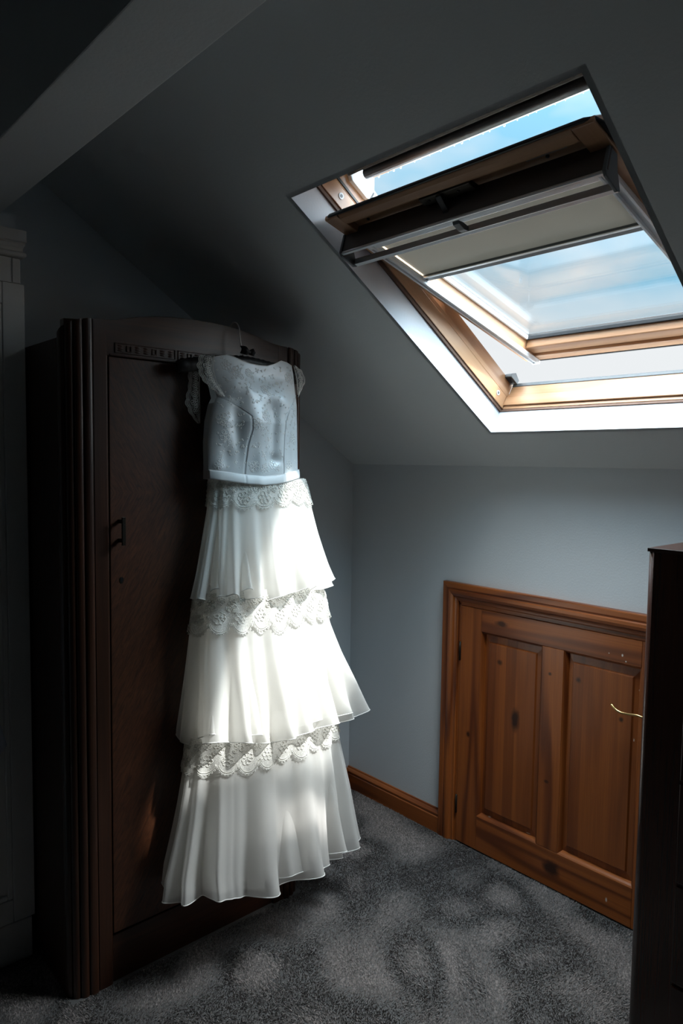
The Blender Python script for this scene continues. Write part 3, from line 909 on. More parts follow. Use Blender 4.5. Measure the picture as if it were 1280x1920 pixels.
# carved frieze: three runs of motifs inside thin rims
for (y0, y1) in ((-1.300, -1.124), (-1.116, -0.974), (-0.966, -0.790)):
    z0, z1, xf = 1.7275, 1.7545, 0.4757
    bx_ = [((xf, y0, z0), (xf + 0.003, y1, z0 + 0.002)), ((xf, y0, z1 - 0.002), (xf + 0.003, y1, z1)), ((xf, y0, z0 + 0.002), (xf + 0.003, y0 + 0.002, z1 - 0.002)), ((xf, y1 - 0.002, z0 + 0.002), (xf + 0.003, y1, z1 - 0.002))]
    cv = boxes('carved_frieze', flat, bx_, 'oak_h', ped, bevel=0.0006)
    n_m = int((y1 - y0) / 0.0225)
    st = (y1 - y0 - 0.006) / n_m
    for i in range(n_m):
        yc_ = y0 + 0.003 + st * (i + 0.5)
        zc = (z0 + z1) / 2
        if i % 3 == 1:
            boxes('carved_square', flat, [((xf, yc_ - 0.007, zc - 0.008), (xf + 0.0035, yc_ - 0.0045, zc + 0.008)), ((xf, yc_ + 0.0045, zc - 0.008), (xf + 0.0035, yc_ + 0.007, zc + 0.008)),
                                         ((xf, yc_ - 0.0045, zc - 0.008), (xf + 0.0035, yc_ + 0.0045, zc - 0.0055)), ((xf, yc_ - 0.0045, zc + 0.0055), (xf + 0.0035, yc_ + 0.0045, zc + 0.008))], 'oak_h', cv, bevel=0.0006)
        else:
            V, F = [], []
            for dz in (-0.0062, 0.0, 0.0062):
                k0 = len(V); N_ = 12
                for j in range(N_):
                    a = 2 * math.pi * j / N_
                    V.append((xf, yc_ + 0.0085 * math.cos(a), zc + dz + 0.0027 * math.sin(a)))
                V.append((xf + 0.0035, yc_, zc + dz))
                F += [(k0 + j, k0 + (j + 1) % N_, k0 + N_) for j in range(N_)]
            o = pyobj('carved_leaf', V, F, 'oak_h', cv, smooth=True)
            fixnormals(o.data)
# the door with its veneer, drop handle and keyhole
DY0, DY1 = WY0 + 0.1155, WY1 - 0.1155
wdoor = box('wardrobe_door', flat, (0.452, DY0, 0.145), (0.4752, DY1, 1.7165), 'veneer', wr, bevel=0.0015)
hb = boxes('door_handle', flat, [((0.500, -1.297, 1.222), (0.506, -1.287, 1.297))], 'bronze', wdoor, bevel=0.001)
for z in (1.234, 1.285):
    box('handle_post', flat, (0.4753, -1.2955, z - 0.005), (0.4998, -1.2885, z + 0.005), 'bronze', hb, bevel=0.001)
kp = prism('keyhole_plate', flat, [(-1.2865 + 0.006 * math.cos(t), 1.128 + (0.006 if math.sin(t) > 0 else 0.012) * math.sin(t)) for t in np.linspace(0, 2 * math.pi, 20, endpoint=False)], 0.4753, 0.4763, 'bronze', wdoor, order='xyz')
prism('keyhole', flat, [(-1.2865 + 0.0028 * math.cos(t), 1.129 + (0.003 if math.sin(t) > 0 else 0.008) * math.sin(t)) for t in np.linspace(0, 2 * math.pi, 16, endpoint=False)], 0.4763, 0.4768, 'rubber', kp, order='xyz')

# ================================================================== WHITE CUPBOARD at the left edge
CX, CY1, CY0 = 0.21, -1.446, -2.50
cb = thing('fitted_cupboard', 'shallow white painted cupboard with moulded cornice left of the wardrobe', 'cupboard', (0.1, -1.97, 0))
box('plinth', flat, (0.005, CY0, 0.0), (CX, CY1, 0.118), 'white', cb, bevel=0.002)
box('carcass', flat, (0.005, CY0, 0.1185), (CX - 0.022, CY1, 1.998), 'white', cb, bevel=0.002)
box('frieze_board', flat, (CX - 0.0215, CY0, 1.925), (CX - 0.004, CY1, 1.992), 'white', cb, bevel=0.001)
box('frieze_stile', flat, (CX - 0.0038, CY1 - 0.022, 1.9255), (CX, CY1 - 0.002, 1.990), 'white', cb, bevel=0.001)
CP = [(0.0, 1.995), (0.008, 1.995), (0.013, 1.998), (0.013, 2.006), (0.006, 2.010), (0.006, 2.020), (0.011, 2.028), (0.011, 2.034), (0.014, 2.036), (0.014, 2.066), (0.0, 2.066)]


def cornice():
    V = []
    for (yy, mit) in ((CY0, 0), (CY1, 1), (CY1, 2)):
        for (p, z) in CP:
            if mit == 0:
                V.append((CX - 0.004 + p, yy, z))
            elif mit == 1:
                V.append((CX - 0.004 + p, yy + p, z))
            else:
                V.append((0.006, yy + p, z))
    k = len(CP)
    F = []
    for sct in (0, 1):
        F += [(sct * k + i, sct * k + i + 1, (sct + 1) * k + i + 1, (sct + 1) * k + i) for i in range(k - 1)]
    F.append(tuple(range(k))); F.append(tuple(range(2 * k, 3 * k)))
    V += [(0.006, CY0, 2.066), (0.006, CY0, 1.995)]
    F.append((k - 1, 2 * k - 1, 3 * k - 1, 3 * k)); F.append((0, k, 2 * k, 3 * k + 1))
    o = pyobj('cornice', V, F, 'white', cb, bevel=0.0008)
    fixnormals(o.data)


cornice()
for (y1, y0) in ((CY1 + 0.008, -1.97), (-1.974, CY0 + 0.004)):
    d = box('cupboard_door', flat, (CX - 0.0212, y0 + 0.058, 0.1955), (CX - 0.010, y1 - 0.064, 1.8595), 'white', cb, bevel=0.001)
    d['label'] = 'white panelled cupboard door'
    box('door_stile', flat, (CX - 0.0212, y1 - 0.058, 0.122), (CX + 0.002, y1, 1.923), 'white', d, bevel=0.0025)
    box('door_stile', flat, (CX - 0.0212, y0, 0.122), (CX + 0.002, y0 + 0.058, 1.923), 'white', d, bevel=0.0025)
    box('door_rail', flat, (CX - 0.0212, y0 + 0.0585, 0.122), (CX + 0.002, y1 - 0.0585, 0.190), 'white', d, bevel=0.0025)
    box('door_rail', flat, (CX - 0.0212, y0 + 0.0585, 1.865), (CX + 0.002, y1 - 0.0585, 1.923), 'white', d, bevel=0.0025)
    for (a, b, c, e) in ((y1 - 0.072, y1 - 0.0585, 0.1905, 1.8645), (y0 + 0.0585, y0 + 0.072, 0.1905, 1.8645)):
        box('panel_moulding', flat, (CX - 0.0098, a, c), (CX - 0.001, b, e), 'white', d, bevel=0.003)
    for (c, e) in ((0.1905, 0.204), (1.851, 1.8645)):
        box('panel_moulding', flat, (CX - 0.0098, y0 + 0.0725, c), (CX - 0.001, y1 - 0.0725, e), 'white', d, bevel=0.003)
tubes('door_hook', [[(CX - 0.010, -1.735, 1.515), (CX + 0.020, -1.735, 1.512), (CX + 0.034, -1.735, 1.512), (CX + 0.038, -1.735, 1.524)]], 0.004, 'bronze', cb, sides=8)
kn = tubes('knob', [[(CX + 0.002, -1.935, 1.02), (CX + 0.010, -1.935, 1.02), (CX + 0.018, -1.935, 1.02), (CX + 0.026, -1.935, 1.02), (CX + 0.030, -1.935, 1.02)]], lambda t: np.array([0.006, 0.005, 0.012, 0.013, 0.006]), 'white', cb, sides=14)
structure(box('trim_6', flat, (0.0, CY0, 2.0665), (CX - 0.006, CY1 - 0.012, 2.1045), 'paint', bevel=0), 'grey infill between cupboard and beam')

# bit of pale blue cloth hanging in front of the cupboard
hc = thing('hanging_cloth', 'pale blue cotton cloth hanging in front of the white cupboard at the left edge', 'cloth', (0.25, -1.75, 0.6))
nu, nv = 48, 24
Pc = np.zeros((nu, nv, 3))
for i in range(nu):
    for j in range(nv):
        s, t = i / (nu - 1), j / (nv - 1)
        y = -1.735 + (s - 0.5) * (0.04 + 0.38 * t ** 1.1) + 0.005 * t
        z = 1.50 - t * (0.83 + 0.03 * math.sin(s * 9) + 0.02 * math.sin(s * 23)) - 0.02 * abs(s - 0.5)
        Pc[i, j] = (0.236 + 0.010 * math.sin(s * 26 + t) * (0.25 + 0.75 * t) + 0.012 * t, y, z)
co = grid('cloth_drape', Pc, 'bluecloth', hc)
sd = co.modifiers.new('thick', 'SOLIDIFY'); sd.thickness = 0.002

# ================================================================== DARK CHEST at the right edge
QX, QY, QH = 1.568, -0.566, 1.27
ch = thing('chest_of_drawers', 'tall dark mahogany chest with rounded edge standing right of the hatch', 'chest', (1.95, -0.33, 0))
r_ = 0.015
cor = [(QX + r_ - r_ * math.cos(t), QY + r_ - r_ * math.sin(t)) for t in np.linspace(0, math.pi / 2, 9)]
cor2 = [(2.35 - r_ + r_ * math.sin(t), QY + r_ - r_ * math.cos(t)) for t in np.linspace(0, math.pi / 2, 9)]
car = prism('carcass', flat, cor + cor2 + [(2.35, -0.09), (QX, -0.09)], 0.0, QH - 0.0085, 'mahogany', ch, order='zxy', smooth=False)
for f in car.data.polygons:
    f.use_smooth = abs(f.normal.z) < 0.5 and f.area < 0.02
prism('chest_top', flat, [(QX, QY), (2.35, QY), (2.35, -0.09), (QX, -0.09)], QH - 0.008, QH, 'mahogany_top', ch, order='zxy', bevel=0.0008)
for i in range(5):
    z0 = 0.09 + i * 0.228
    d = box('drawer_front', flat, (QX + 0.095, QY - 0.006, z0), (2.275, QY - 0.0005, z0 + 0.220), 'mahogany', ch, bevel=0.002)
    for x in (1.80, 2.12):
        tubes('drawer_knob', [[(x, QY - 0.006, z0 + 0.11), (x, QY - 0.018, z0 + 0.11), (x, QY - 0.024, z0 + 0.11), (x, QY - 0.032, z0 + 0.11)]], lambda t: np.array([0.008, 0.009, 0.017, 0.009]), 'mahogany', d, sides=12)

# ================================================================== HANGER
HY, HX = -0.925, 0.525
hg = thing('coat_hanger', 'black padded satin hanger with bow and steel hook on the wardrobe top', 'hanger', (HX, HY, 1.70))
t = np.linspace(-1, 1, 61)
hl = np.stack([HX - 0.004 * t ** 2, HY + 0.222 * t, 1.738 - 0.036 * np.abs(t) ** 1.6], 1)
tubes('padded_arm', [hl], lambda s: 0.0165 + 0.0016 * np.sin(s * 150) + 0.004 * np.abs(2 * s - 1) ** 2 - 0.012 * np.maximum(0, np.abs(2 * s - 1) - 0.95) / 0.05, 'satin_black', hg, sides=14)
hk = [(0.524, HY - 0.006, 1.745), (0.524, HY - 0.008, 1.770), (0.523, HY - 0.014, 1.790), (0.521, HY - 0.016, 1.812), (0.514, HY - 0.013, 1.834), (0.500, HY - 0.010, 1.850), (0.480, HY - 0.008, 1.8565), (0.460, HY - 0.006, 1.853), (0.446, HY - 0.003, 1.840), (0.441, HY, 1.822), (0.442, HY, 1.812)]
hk = np.array(hk)
ts = np.linspace(0, len(hk) - 1, 60)
hks = np.stack([np.interp(ts, range(len(hk)), hk[:, i]) for i in range(3)], 1)
for _ in range(4):
    hks[1:-1] = (hks[:-2] + 2 * hks[1:-1] + hks[2:]) / 4
tubes('hook', [hks], 0.0019, 'steel', hg, sides=8)
for sgn in (-1, 1):
    Vb, Fb = [], []
    n1, n2 = 14, 8
    Pb = np.zeros((n1, n2, 3))
    for i in range(n1):
        for j in range(n2):
            s, q = i / (n1 - 1), j / (n2 - 1) * 2 - 1
            wdt = 0.003 + 0.008 * math.sin(s * math.pi * 0.75) ** 0.8
            Pb[i, j] = (0.546 + 0.010 * math.sin(s * math.pi) + 0.004 * math.cos(q * 3), HY - 0.004 + sgn * 0.024 * s, 1.762 + q * wdt + 0.006 * s - (0.004 if sgn > 0 else 0) * s)
    o = grid('bow_loop', Pb, 'satin_black', hg)
    sd = o.modifiers.new('thick', 'SOLIDIFY'); sd.thickness = 0.003
tubes('bow_knot', [[(0.545, HY - 0.012, 1.762), (0.550, HY - 0.006, 1.763), (0.550, HY, 1.763), (0.545, HY + 0.006, 1.762)]], 0.0055, 'satin_black', hg, sides=10)

# ================================================================== THE DRESS
dress = thing('wedding_dress', 'ivory wedding dress with lace bodice and three chiffon tiers hanging on the wardrobe', 'dress', (0.55, -0.86, 0.15))


def interp(zs, tab):
    tab = sorted(tab)
    return np.interp(zs, [p[0] for p in tab], [p[1] for p in tab])


class Tier:
    """one gathered chiffon tier: outline left/right as (z, y), front depth, random folds"""

    def __init__(self, left, right, z0, z1, tilt, x0, dep, amp, seed, back=0.035):
        self.left, self.right, self.z0, self.z1, self.tilt = left, right, z0, z1, tilt
        self.x0, self.dep, self.amp, self.back = x0, dep, amp, back
        r = np.random.default_rng(seed)
        self.k = np.arange(4, 30)
        self.a = r.normal(size=len(self.k)) * np.exp(-((self.k - 11) / 6.0) ** 2)
        self.a /= np.sqrt((self.a ** 2).sum() / 2)
        self.p = r.uniform(0, 2 * math.pi, len(self.k))
        self.a2 = r.normal(size=len(self.k)) * np.exp(-((self.k - 22) / 7.0) ** 2)
        self.a2 /= np.sqrt((self.a2 ** 2).sum() / 2)
        self.p2 = r.uniform(0, 2 * math.pi, len(self.k))

    def fold(self, phi, t):
        ph = phi[..., None] + 0.05 * np.sin(phi[..., None] * 3 + 1.0) * t[..., None]
        f = (self.a * np.cos(self.k * ph + self.p)).sum(-1)
        g = (self.a2 * np.cos(self.k * ph + self.p2)).sum(-1)
        f = np.tanh(f * 1.0)
        f = np.where(f > 0, f, -np.abs(f) ** 0.8)
        return f * (0.10 + 0.90 * t ** 0.85) + 0.38 * g * (0.30 + 0.70 * t)

    def pos(self, phi, t, off=0.0, short=0.0):
        phi, t = np.broadcast_arrays(np.asarray(phi, float), np.asarray(t, float))
        c, s = np.cos(phi), np.sin(phi)
        f = self.fold(phi, t)
        zt = self.z0 + (self.z1 - self.z0) * t
        yl, yr = interp(zt, self.left), interp(zt, self.right)
        am = self.amp * t ** 0.9 + 0.002
        W = (yr - yl) / 2 - am * 0.6
        yc = (yr + yl) / 2
        D = self.dep[0] + (self.dep[1] - self.dep[0]) * t
        sp = np.sign(s) * np.abs(s) ** 0.85
        cp = np.sign(c) * np.abs(c) ** 0.95
        x = self.x0 + np.where(s > 0, D, self.back) * sp
        y = yc + W * cp
        nx, ny = s / np.maximum(D, 0.04), c / np.maximum(W, 0.04)
        nl = np.sqrt(nx ** 2 + ny ** 2) + 1e-9
        ampl = np.where(s > 0, am, am * 0.35)
        x = x + (nx / nl) * (f * ampl + off)
        y = y + (ny / nl) * (f * ampl + off)
        x = np.maximum(x, 0.4835 + 0.002 * np.sin(phi * 9))
        z = zt + t * (self.tilt * (y + 0.845) + 0.012 * f + 0.008 * np.sin(phi * 5 + 2)) + short * t
        return np.stack([x, y, z], -1)

    def mesh(self, name, mat, parent, off=0.0, short=0.0, n=420, m=44, t0=0.0):
        ph = np.linspace(0, 2 * math.pi, n, endpoint=False)[:, None]
        tt = (t0 + (1 - t0) * np.linspace(0, 1, m))[None, :]
        return grid(name, self.pos(ph, tt, off, short), mat, parent, wrap=True)

    def hem(self, name, parent, off=0.0, short=0.0, n=420):
        ph = np.linspace(0, 2 * math.pi, n, endpoint=False)
        return tubes(name, [self.pos(ph, np.ones(n), off, short)], 0.0014, 'hem', parent, sides=5, closed=True)


T1 = Tier([(1.40, -1.042), (1.319, -1.054), (1.155, -1.090), (1.055, -1.112)], [(1.40, -0.708), (1.324, -0.684), (1.22, -0.658), (1.114, -0.626), (1.045, -0.598)],
          1.398, 1.062, -0.01, 0.525, (0.055, 0.115), 0.026, 11)
T2 = Tier([(1.10, -1.086), (1.049, -1.097), (0.946, -1.117), (0.827, -1.133), (0.656, -1.158)], [(1.10, -0.660), (1.027, -0.632), (0.937, -0.614), (0.842, -0.578), (0.743, -0.533), (0.642, -0.494), (0.60, -0.474)],
          1.100, 0.640, -0.085, 0.530, (0.075, 0.135), 0.032, 23)
T3 = Tier([(0.70, -1.110), (0.611, -1.132), (0.45, -1.164), (0.263, -1.206), (0.15, -1.215)], [(0.70, -0.600), (0.596, -0.573), (0.488, -0.548), (0.388, -0.526), (0.23, -0.504), (0.15, -0.490)],
          0.700, 0.200, -0.10, 0.530, (0.085, 0.155), 0.036, 36)
LIN = Tier([(1.39, -1.045), (1.0, -1.070), (0.6, -1.10), (0.2, -1.12)], [(1.39, -0.765), (1.0, -0.690), (0.6, -0.63), (0.2, -0.60)],
           1.390, 0.315, -0.10, 0.522, (0.040, 0.105), 0.008, 51)
LIN.mesh('lining', 'lining', dress, n=200, m=60)
for nm, TT in (('skirt_tier', T1), ('skirt_tier', T2), ('skirt_tier', T3)):
    tr = TT.mesh(nm, 'chiffon', dress)
    TT.hem('hem', tr)
    TT2 = Tier(TT.left, TT.right, TT.z0 - 0.01, TT.z1 + 0.012, TT.tilt, TT.x0, (TT.dep[0] - 0.012, TT.dep[1] - 0.020), TT.amp * 0.8, int(TT.z0 * 100) + 3)
    ul = TT2.mesh('skirt_underlayer', 'chiffon2', tr, off=-0.012, n=360, m=36)
    TT2.hem('underlayer_hem', tr, off=-0.012, n=360)


# lace: a scalloped net carrying raised cord motifs
def circle2(cx, cy, r, n=12, a0=0.0, sweep=2 * math.pi, ry=None):
    a = np.linspace(a0, a0 + sweep, n)
    return np.stack([cx + r * np.cos(a), cy + (ry or r) * np.sin(a)], 1)


def flower(cx, cy, r, petals, rot, rnd):
    L = [circle2(cx, cy, r * 0.28, 9)]
    for k in range(petals):
        a = rot + 2 * math.pi * k / petals
        L.append(circle2(cx + r * 0.66 * math.cos(a), cy + r * 0.66 * math.sin(a), r * rnd.uniform(0.30, 0.38), 11))
    return L


def spiral(cx, cy, r, rot, sg=1):
    a = np.linspace(0, 3.4 * math.pi, 22)
    rr = r * (1 - a / (4.2 * math.pi))
    return [np.stack([cx + rr * np.cos(rot + sg * a), cy + rr * np.sin(rot + sg * a)], 1)]


def lace_motifs(length, depth, width, rnd):
    """polylines in (along, down) metres for a scalloped lace border"""
    L = []
    n = int(round(length / width))
    w = length / n
    for i in range(n):
        c = w * (i + 0.5)
        dd = depth * (0.88 + 0.16 * rnd.random())
        a = np.linspace(0.08 * math.pi, 0.92 * math.pi, 16)
        for q in (0.0, 0.0055):
            L.append(np.stack([c - (w / 2 - q * 0.6) * np.cos(a), dd * 0.66 + (dd * 0.34 - q) * np.sin(a)], 1))
        for k in range(9):                                    # picot loops on the edge
            a0 = math.pi * (0.14 + 0.72 * k / 8)
            L.append(circle2(c - (w / 2 + 0.0015) * math.cos(a0), dd * 0.66 + (dd * 0.34 + 0.0015) * math.sin(a0), 0.0024, 7))
        L += flower(c + rnd.uniform(-.004, .004), dd * 0.62, min(w * 0.30, dd * 0.26), rnd.choice([6, 7]), rnd.uniform(0, 6), rnd)
        L += spiral(c - w * 0.36, dd * 0.36, w * 0.16, rnd.uniform(0, 6), 1)
        L += spiral(c + w * 0.36, dd * 0.40, w * 0.14, rnd.uniform(0, 6), -1)
        L += flower(c + w * 0.5, dd * 0.24, w * 0.20, 5, rnd.uniform(0, 6), rnd)
        L += flower(c, dd * 0.20, w * 0.19, 6, rnd.uniform(0, 6), rnd)
        for k in range(4):
            L.append(circle2(c + rnd.uniform(-.45, .45) * w, dd * rnd.uniform(0.1, 0.75), rnd.uniform(0.002, 0.0035), 7))
    return L, n, w


def lace_band(name, tier, z_top, depth, width, parent, seed, off=0.006):
    rnd = random.Random(seed)
    t_top = (tier.z0 - z_top) / (tier.z0 - tier.z1)
    H = tier.z0 - tier.z1
    ph = np.linspace(-0.22 * math.pi, 1.22 * math.pi, 500)[::-1]      # left to right across the front
    P = tier.pos(ph, np.full(500, t_top + 0.05), off)
    S = np.concatenate([[0], np.cumsum(np.linalg.norm(np.diff(P, axis=0), axis=1))])
    length = S[-1]

    def place(q, lift=0.0):
        phi = np.interp(q[:, 0], S, ph)
        return tier.pos(phi, np.clip(t_top + q[:, 1] / H, 0, 1), off + lift)
    L, n, w = lace_motifs(length, depth, width, rnd)
    ns = 480
    ll = np.linspace(0, length, ns)
    sc = depth * (0.68 + 0.30 * np.abs(np.sin(math.pi * ll / w)))
    Pn = np.zeros((ns, 10, 3))
    for j in range(10):
        Pn[:, j] = place(np.stack([ll, sc * j / 9], 1))
    o = grid(name, Pn, 'net', parent)
    tubes('lace_motif', [place(q, 0.0012) for q in L], 0.00085, 'cord', o, sides=4)
    return o


lace_band('lace_band', T1, 1.396, 0.082, 0.060, dress, 1, off=0.005)
lace_band('lace_band', T2, 1.078, 0.128, 0.062, dress, 2, off=0.006)
lace_band('lace_band', T3, 0.668, 0.118, 0.060, dress, 3, off=0.006)

# ---- bodice
LB = [(1.39, -1.064), (1.42, -1.067), (1.50, -1.069), (1.56, -1.064), (1.605, -1.052), (1.626, -1.040), (1.65, -1.047), (1.68, -1.056), (1.71, -1.060), (1.75, -1.052)]
RBd = [(1.39, -0.748), (1.42, -0.750), (1.50, -0.753), (1.577, -0.756), (1.62, -0.757), (1.65, -0.762), (1.68, -0.766), (1.71, -0.770), (1.75, -0.780)]
NECK = [(-1.060, 1.730), (-1.045, 1.737), (-1.014, 1.744), (-0.995, 1.741), (-0.97, 1.733), (-0.94, 1.727), (-0.906, 1.725), (-0.88, 1.726), (-0.855, 1.734), (-0.825, 1.747), (-0.80, 1.744), (-0.770, 1.735)]
BELT_T = [(-1.10, 1.425), (-1.067, 1.424), (-1.013, 1.418), (-0.96, 1.411), (-0.904, 1.407), (-0.86, 1.409), (-0.826, 1.413), (-0.75, 1.426), (-0.70, 1.430)]
SEAML = [(1.40, -0.965), (1.424, -0.965), (1.495, -0.960), (1.541, -0.951), (1.577, -0.955), (1.600, -0.985), (1.628, -1.040)]
SEAMR = [(1.40, -0.824), (1.426, -0.824), (1.521, -0.831), (1.568, -0.830), (1.608, -0.815), (1.635, -0.785), (1.651, -0.764)]
DENT = [(-0.905, 1.690, 0.050, 0.035, -0.010), (-0.995, 1.560, 0.022, 0.055, -0.012), (-0.930, 1.560, 0.030, 0.05, 0.008), (-0.868, 1.530, 0.016, 0.070, -0.011),
        (-0.845, 1.630, 0.035, 0.030, 0.007), (-0.800, 1.600, 0.03, 0.03, 0.008), (-1.020, 1.470, 0.02, 0.03, -0.008), (-0.985, 1.500, 0.016, 0.05, -0.006),
        (-0.860, 1.455, 0.026, 0.016, -0.009), (-0.915, 1.450, 0.018, 0.04, 0.006), (-0.800, 1.480, 0.02, 0.05, -0.005), (-1.00, 1.66, 0.03, 0.03, 0.005), (-0.955, 1.64, 0.02, 0.05, 0.005),
        (-0.835, 1.695, 0.03, 0.02, -0.005), (-0.885, 1.60, 0.02, 0.03, -0.006), (-1.045, 1.43, 0.015, 0.012, 0.006)]


def bodice_x(y, z):
    y, z = np.broadcast_arrays(np.asarray(y, float), np.asarray(z, float))
    yl, yr = interp(z, LB), interp(z, RBd)
    c = np.clip((2 * y - yl - yr) / (yr - yl), -1, 1)
    D = np.interp(z, [1.39, 1.45, 1.56, 1.64, 1.70, 1.75], [0.028, 0.032, 0.046, 0.040, 0.026, 0.014])
    x = 0.556 + D * (1 - np.abs(c) ** 2.6) ** 0.75
    for (a, b, sa, sb, h) in DENT:
        x = x + h * np.exp(-((y - a) / sa) ** 2 - ((z - b) / sb) ** 2) * (1 - np.abs(c) ** 6)
    for tab in (SEAML, SEAMR):
        ys = interp(z, tab)
        zm = max(p[0] for p in tab)
        x = x - 0.0014 * np.exp(-((y - ys) / 0.0030) ** 2) * (z < zm)
    return x


NU, NV = 150, 120
ss = np.linspace(0, 1, NU)[:, None]
tt = np.linspace(0, 1, NV)[None, :]
zz = 1.41 + 0.33 * tt + 0 * ss
for _ in range(4):
    yl, yr = interp(zz, LB), interp(zz, RBd)
    yy = yl + (yr - yl) * ss
    zb = interp(yy, BELT_T) - 0.010
    zt = interp(yy, NECK)
    zz = zb + (zt - zb) * tt
Pf = np.stack([bodice_x(yy, zz), yy, zz], -1)
Pbk = np.stack([0.497 + 0.012 * np.abs(2 * ss - 1) ** 4 + 0 * zz, -0.91 + (yy + 0.91) * 0.92, zz - 0.012 * tt ** 4 * (1 - np.abs(2 * ss - 1) ** 2)], -1)
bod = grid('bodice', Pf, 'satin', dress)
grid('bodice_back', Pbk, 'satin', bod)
side_l = np.stack([Pf[0], Pbk[0]], 0)
side_r = np.stack([Pf[-1], Pbk[-1]], 0)
cut = int(NV * 0.62)
grid('side_seam', side_l[:, :cut], 'satin', bod)
grid('side_seam', side_r[:, :cut], 'satin', bod)
tubes('neck_edge', [Pf[:, -1]], 0.0012, 'hem', bod, sides=5)
for tab in (SEAML, SEAMR):
    zs = np.linspace(1.408, max(p[0] for p in tab), 40)
    ysm = interp(zs, tab)
    tubes('princess_seam', [np.stack([bodice_x(ysm + 0.004, zs) + 0.0004, ysm + 0.004, zs], 1)], 0.0005, 'satin', bod, sides=5)

# embroidered sprigs scattered on the bodice
rnd = random.Random(5)
EMB = []


def on_bodice(q):
    q = np.asarray(q)
    return np.stack([bodice_x(q[:, 0], q[:, 1]) + 0.0008, q[:, 0], q[:, 1]], 1)


def inside(y, z, mg=0.008):
    return interp(z, LB) + mg < y < interp(z, RBd) - mg and float(interp(y, BELT_T)) + mg < z < float(interp(y, NECK)) - mg


for (cy, cz, r) in ((-1.035, 1.565, 0.017), (-1.028, 1.520, 0.016), (-0.935, 1.555, 0.016), (-0.905, 1.580, 0.015), (-0.99, 1.70, 0.015), (-1.02, 1.715, 0.014), (-0.80, 1.70, 0.015), (-0.935, 1.435, 0.016),
                    (-0.90, 1.428, 0.014), (-0.865, 1.440, 0.014), (-1.045, 1.435, 0.012), (-0.79, 1.52, 0.013), (-0.80, 1.44, 0.014), (-0.785, 1.60, 0.013), (-0.90, 1.655, 0.013), (-0.95, 1.70, 0.012)):
    for q in flower(cy, cz, r, 7, rnd.uniform(0, 6), rnd) + spiral(cy + r, cz - r, r * 0.6, rnd.uniform(0, 6)):
        if all(inside(a, b, 0.002) for a, b in q):
            EMB.append(on_bodice(q))
count = 0
while count < 330:
    y, z = rnd.uniform(-1.07, -0.75), rnd.uniform(1.41, 1.745)
    if not inside(y, z):
        continue
    count += 1
    a = rnd.uniform(0, 2 * math.pi)
    kind = rnd.random()
    if kind < 0.35:
        q = circle2(y, z, rnd.uniform(0.0012, 0.0022), 7)
        EMB.append(on_bodice(q))
    else:
        for br in range(rnd.choice([2, 3, 3])):
            b = a + (br - 1) * 0.7
            ln_ = rnd.uniform(0.004, 0.009)
            s_ = np.linspace(0, 1, 5)
            q = np.stack([y + ln_ * s_ * np.cos(b + s_ * 0.7), z + ln_ * s_ * np.sin(b + s_ * 0.7)], 1)
            if all(inside(u_, v_, 0.002) for u_, v_ in q):
                EMB.append(on_bodice(q))
Ve, Fe = tube_data(EMB, 0.0008, 4)
Ve = np.array(Ve)
sx = bodice_x(Ve[:, 1], Ve[:, 2])
Ve[:, 0] = sx + 0.0001 + (Ve[:, 0] - sx) * 0.35            # flat stitched thread
em = pyobj('embroidery', Ve, Fe, 'thread', bod, smooth=True)
fixnormals(em.data)

# satin belt
ub = np.linspace(-0.03, 1.03, 140)
Pbelt = np.zeros((140, 7, 3))
for j in range(7):
    f_ = j / 6
    yb = -1.068 + 0.320 * np.clip(ub, 0, 1)
    ztop = interp(yb, BELT_T)
    z_ = ztop - 0.027 * f_
    xb_ = bodice_x(yb, np.full_like(yb, 1.415)) + 0.0045 + 0.0015 * math.sin(math.pi * f_) + 0.004 * f_
    over = np.maximum(0, np.maximum(-ub, ub - 1))
    Pbelt[:, j] = np.stack([np.where(over > 0, 0.556 - over * 0.8, xb_), yb + np.where(ub < 0, -0.001, np.where(ub > 1, 0.001, 0)), z_], 1)
be = grid('belt', Pbelt, 'belt', dress)
sd = be.modifiers.new('thick', 'SOLIDIFY'); sd.thickness = 0.0016; sd.offset = 1

# lace cap sleeves, scalloped; a second strip behind on the left belongs to the back armhole
SLV = [
    ('cap_sleeve', [(0.560, -0.774, 1.738), (0.566, -0.768, 1.700), (0.560, -0.757, 1.652)], [(0.548, -0.762, 1.742), (0.540, -0.728, 1.730), (0.536, -0.708, 1.702), (0.545, -0.735, 1.664), (0.553, -0.752, 1.646)]),
    ('cap_sleeve', [(0.560, -1.050, 1.738), (0.568, -1.058, 1.700), (0.572, -1.050, 1.665), (0.580, -1.030, 1.628)], [(0.552, -1.088, 1.738), (0.562, -1.104, 1.706), (0.570, -1.096, 1.672), (0.578, -1.070, 1.645), (0.582, -1.045, 1.626)]),
    ('back_sleeve_lace', [(0.520, -1.072, 1.700), (0.515, -1.070, 1.650), (0.512, -1.066, 1.600), (0.512, -1.068, 1.555)], [(0.512, -1.102, 1.695), (0.506, -1.098, 1.655), (0.505, -1.108, 1.610), (0.507, -1.095, 1.580), (0.510, -1.074, 1.553)]),
]


def spl(pts, n):
    pts = np.array(pts)
    d = np.concatenate([[0], np.cumsum(np.linalg.norm(np.diff(pts, axis=0), axis=1))])
    s = np.linspace(0, d[-1], n)
    q = np.stack([np.interp(s, d, pts[:, i]) for i in range(3)], 1)
    for _ in range(max(2, n // 6)):
        q[1:-1] = (q[:-2] + 2 * q[1:-1] + q[2:]) / 4
    return q


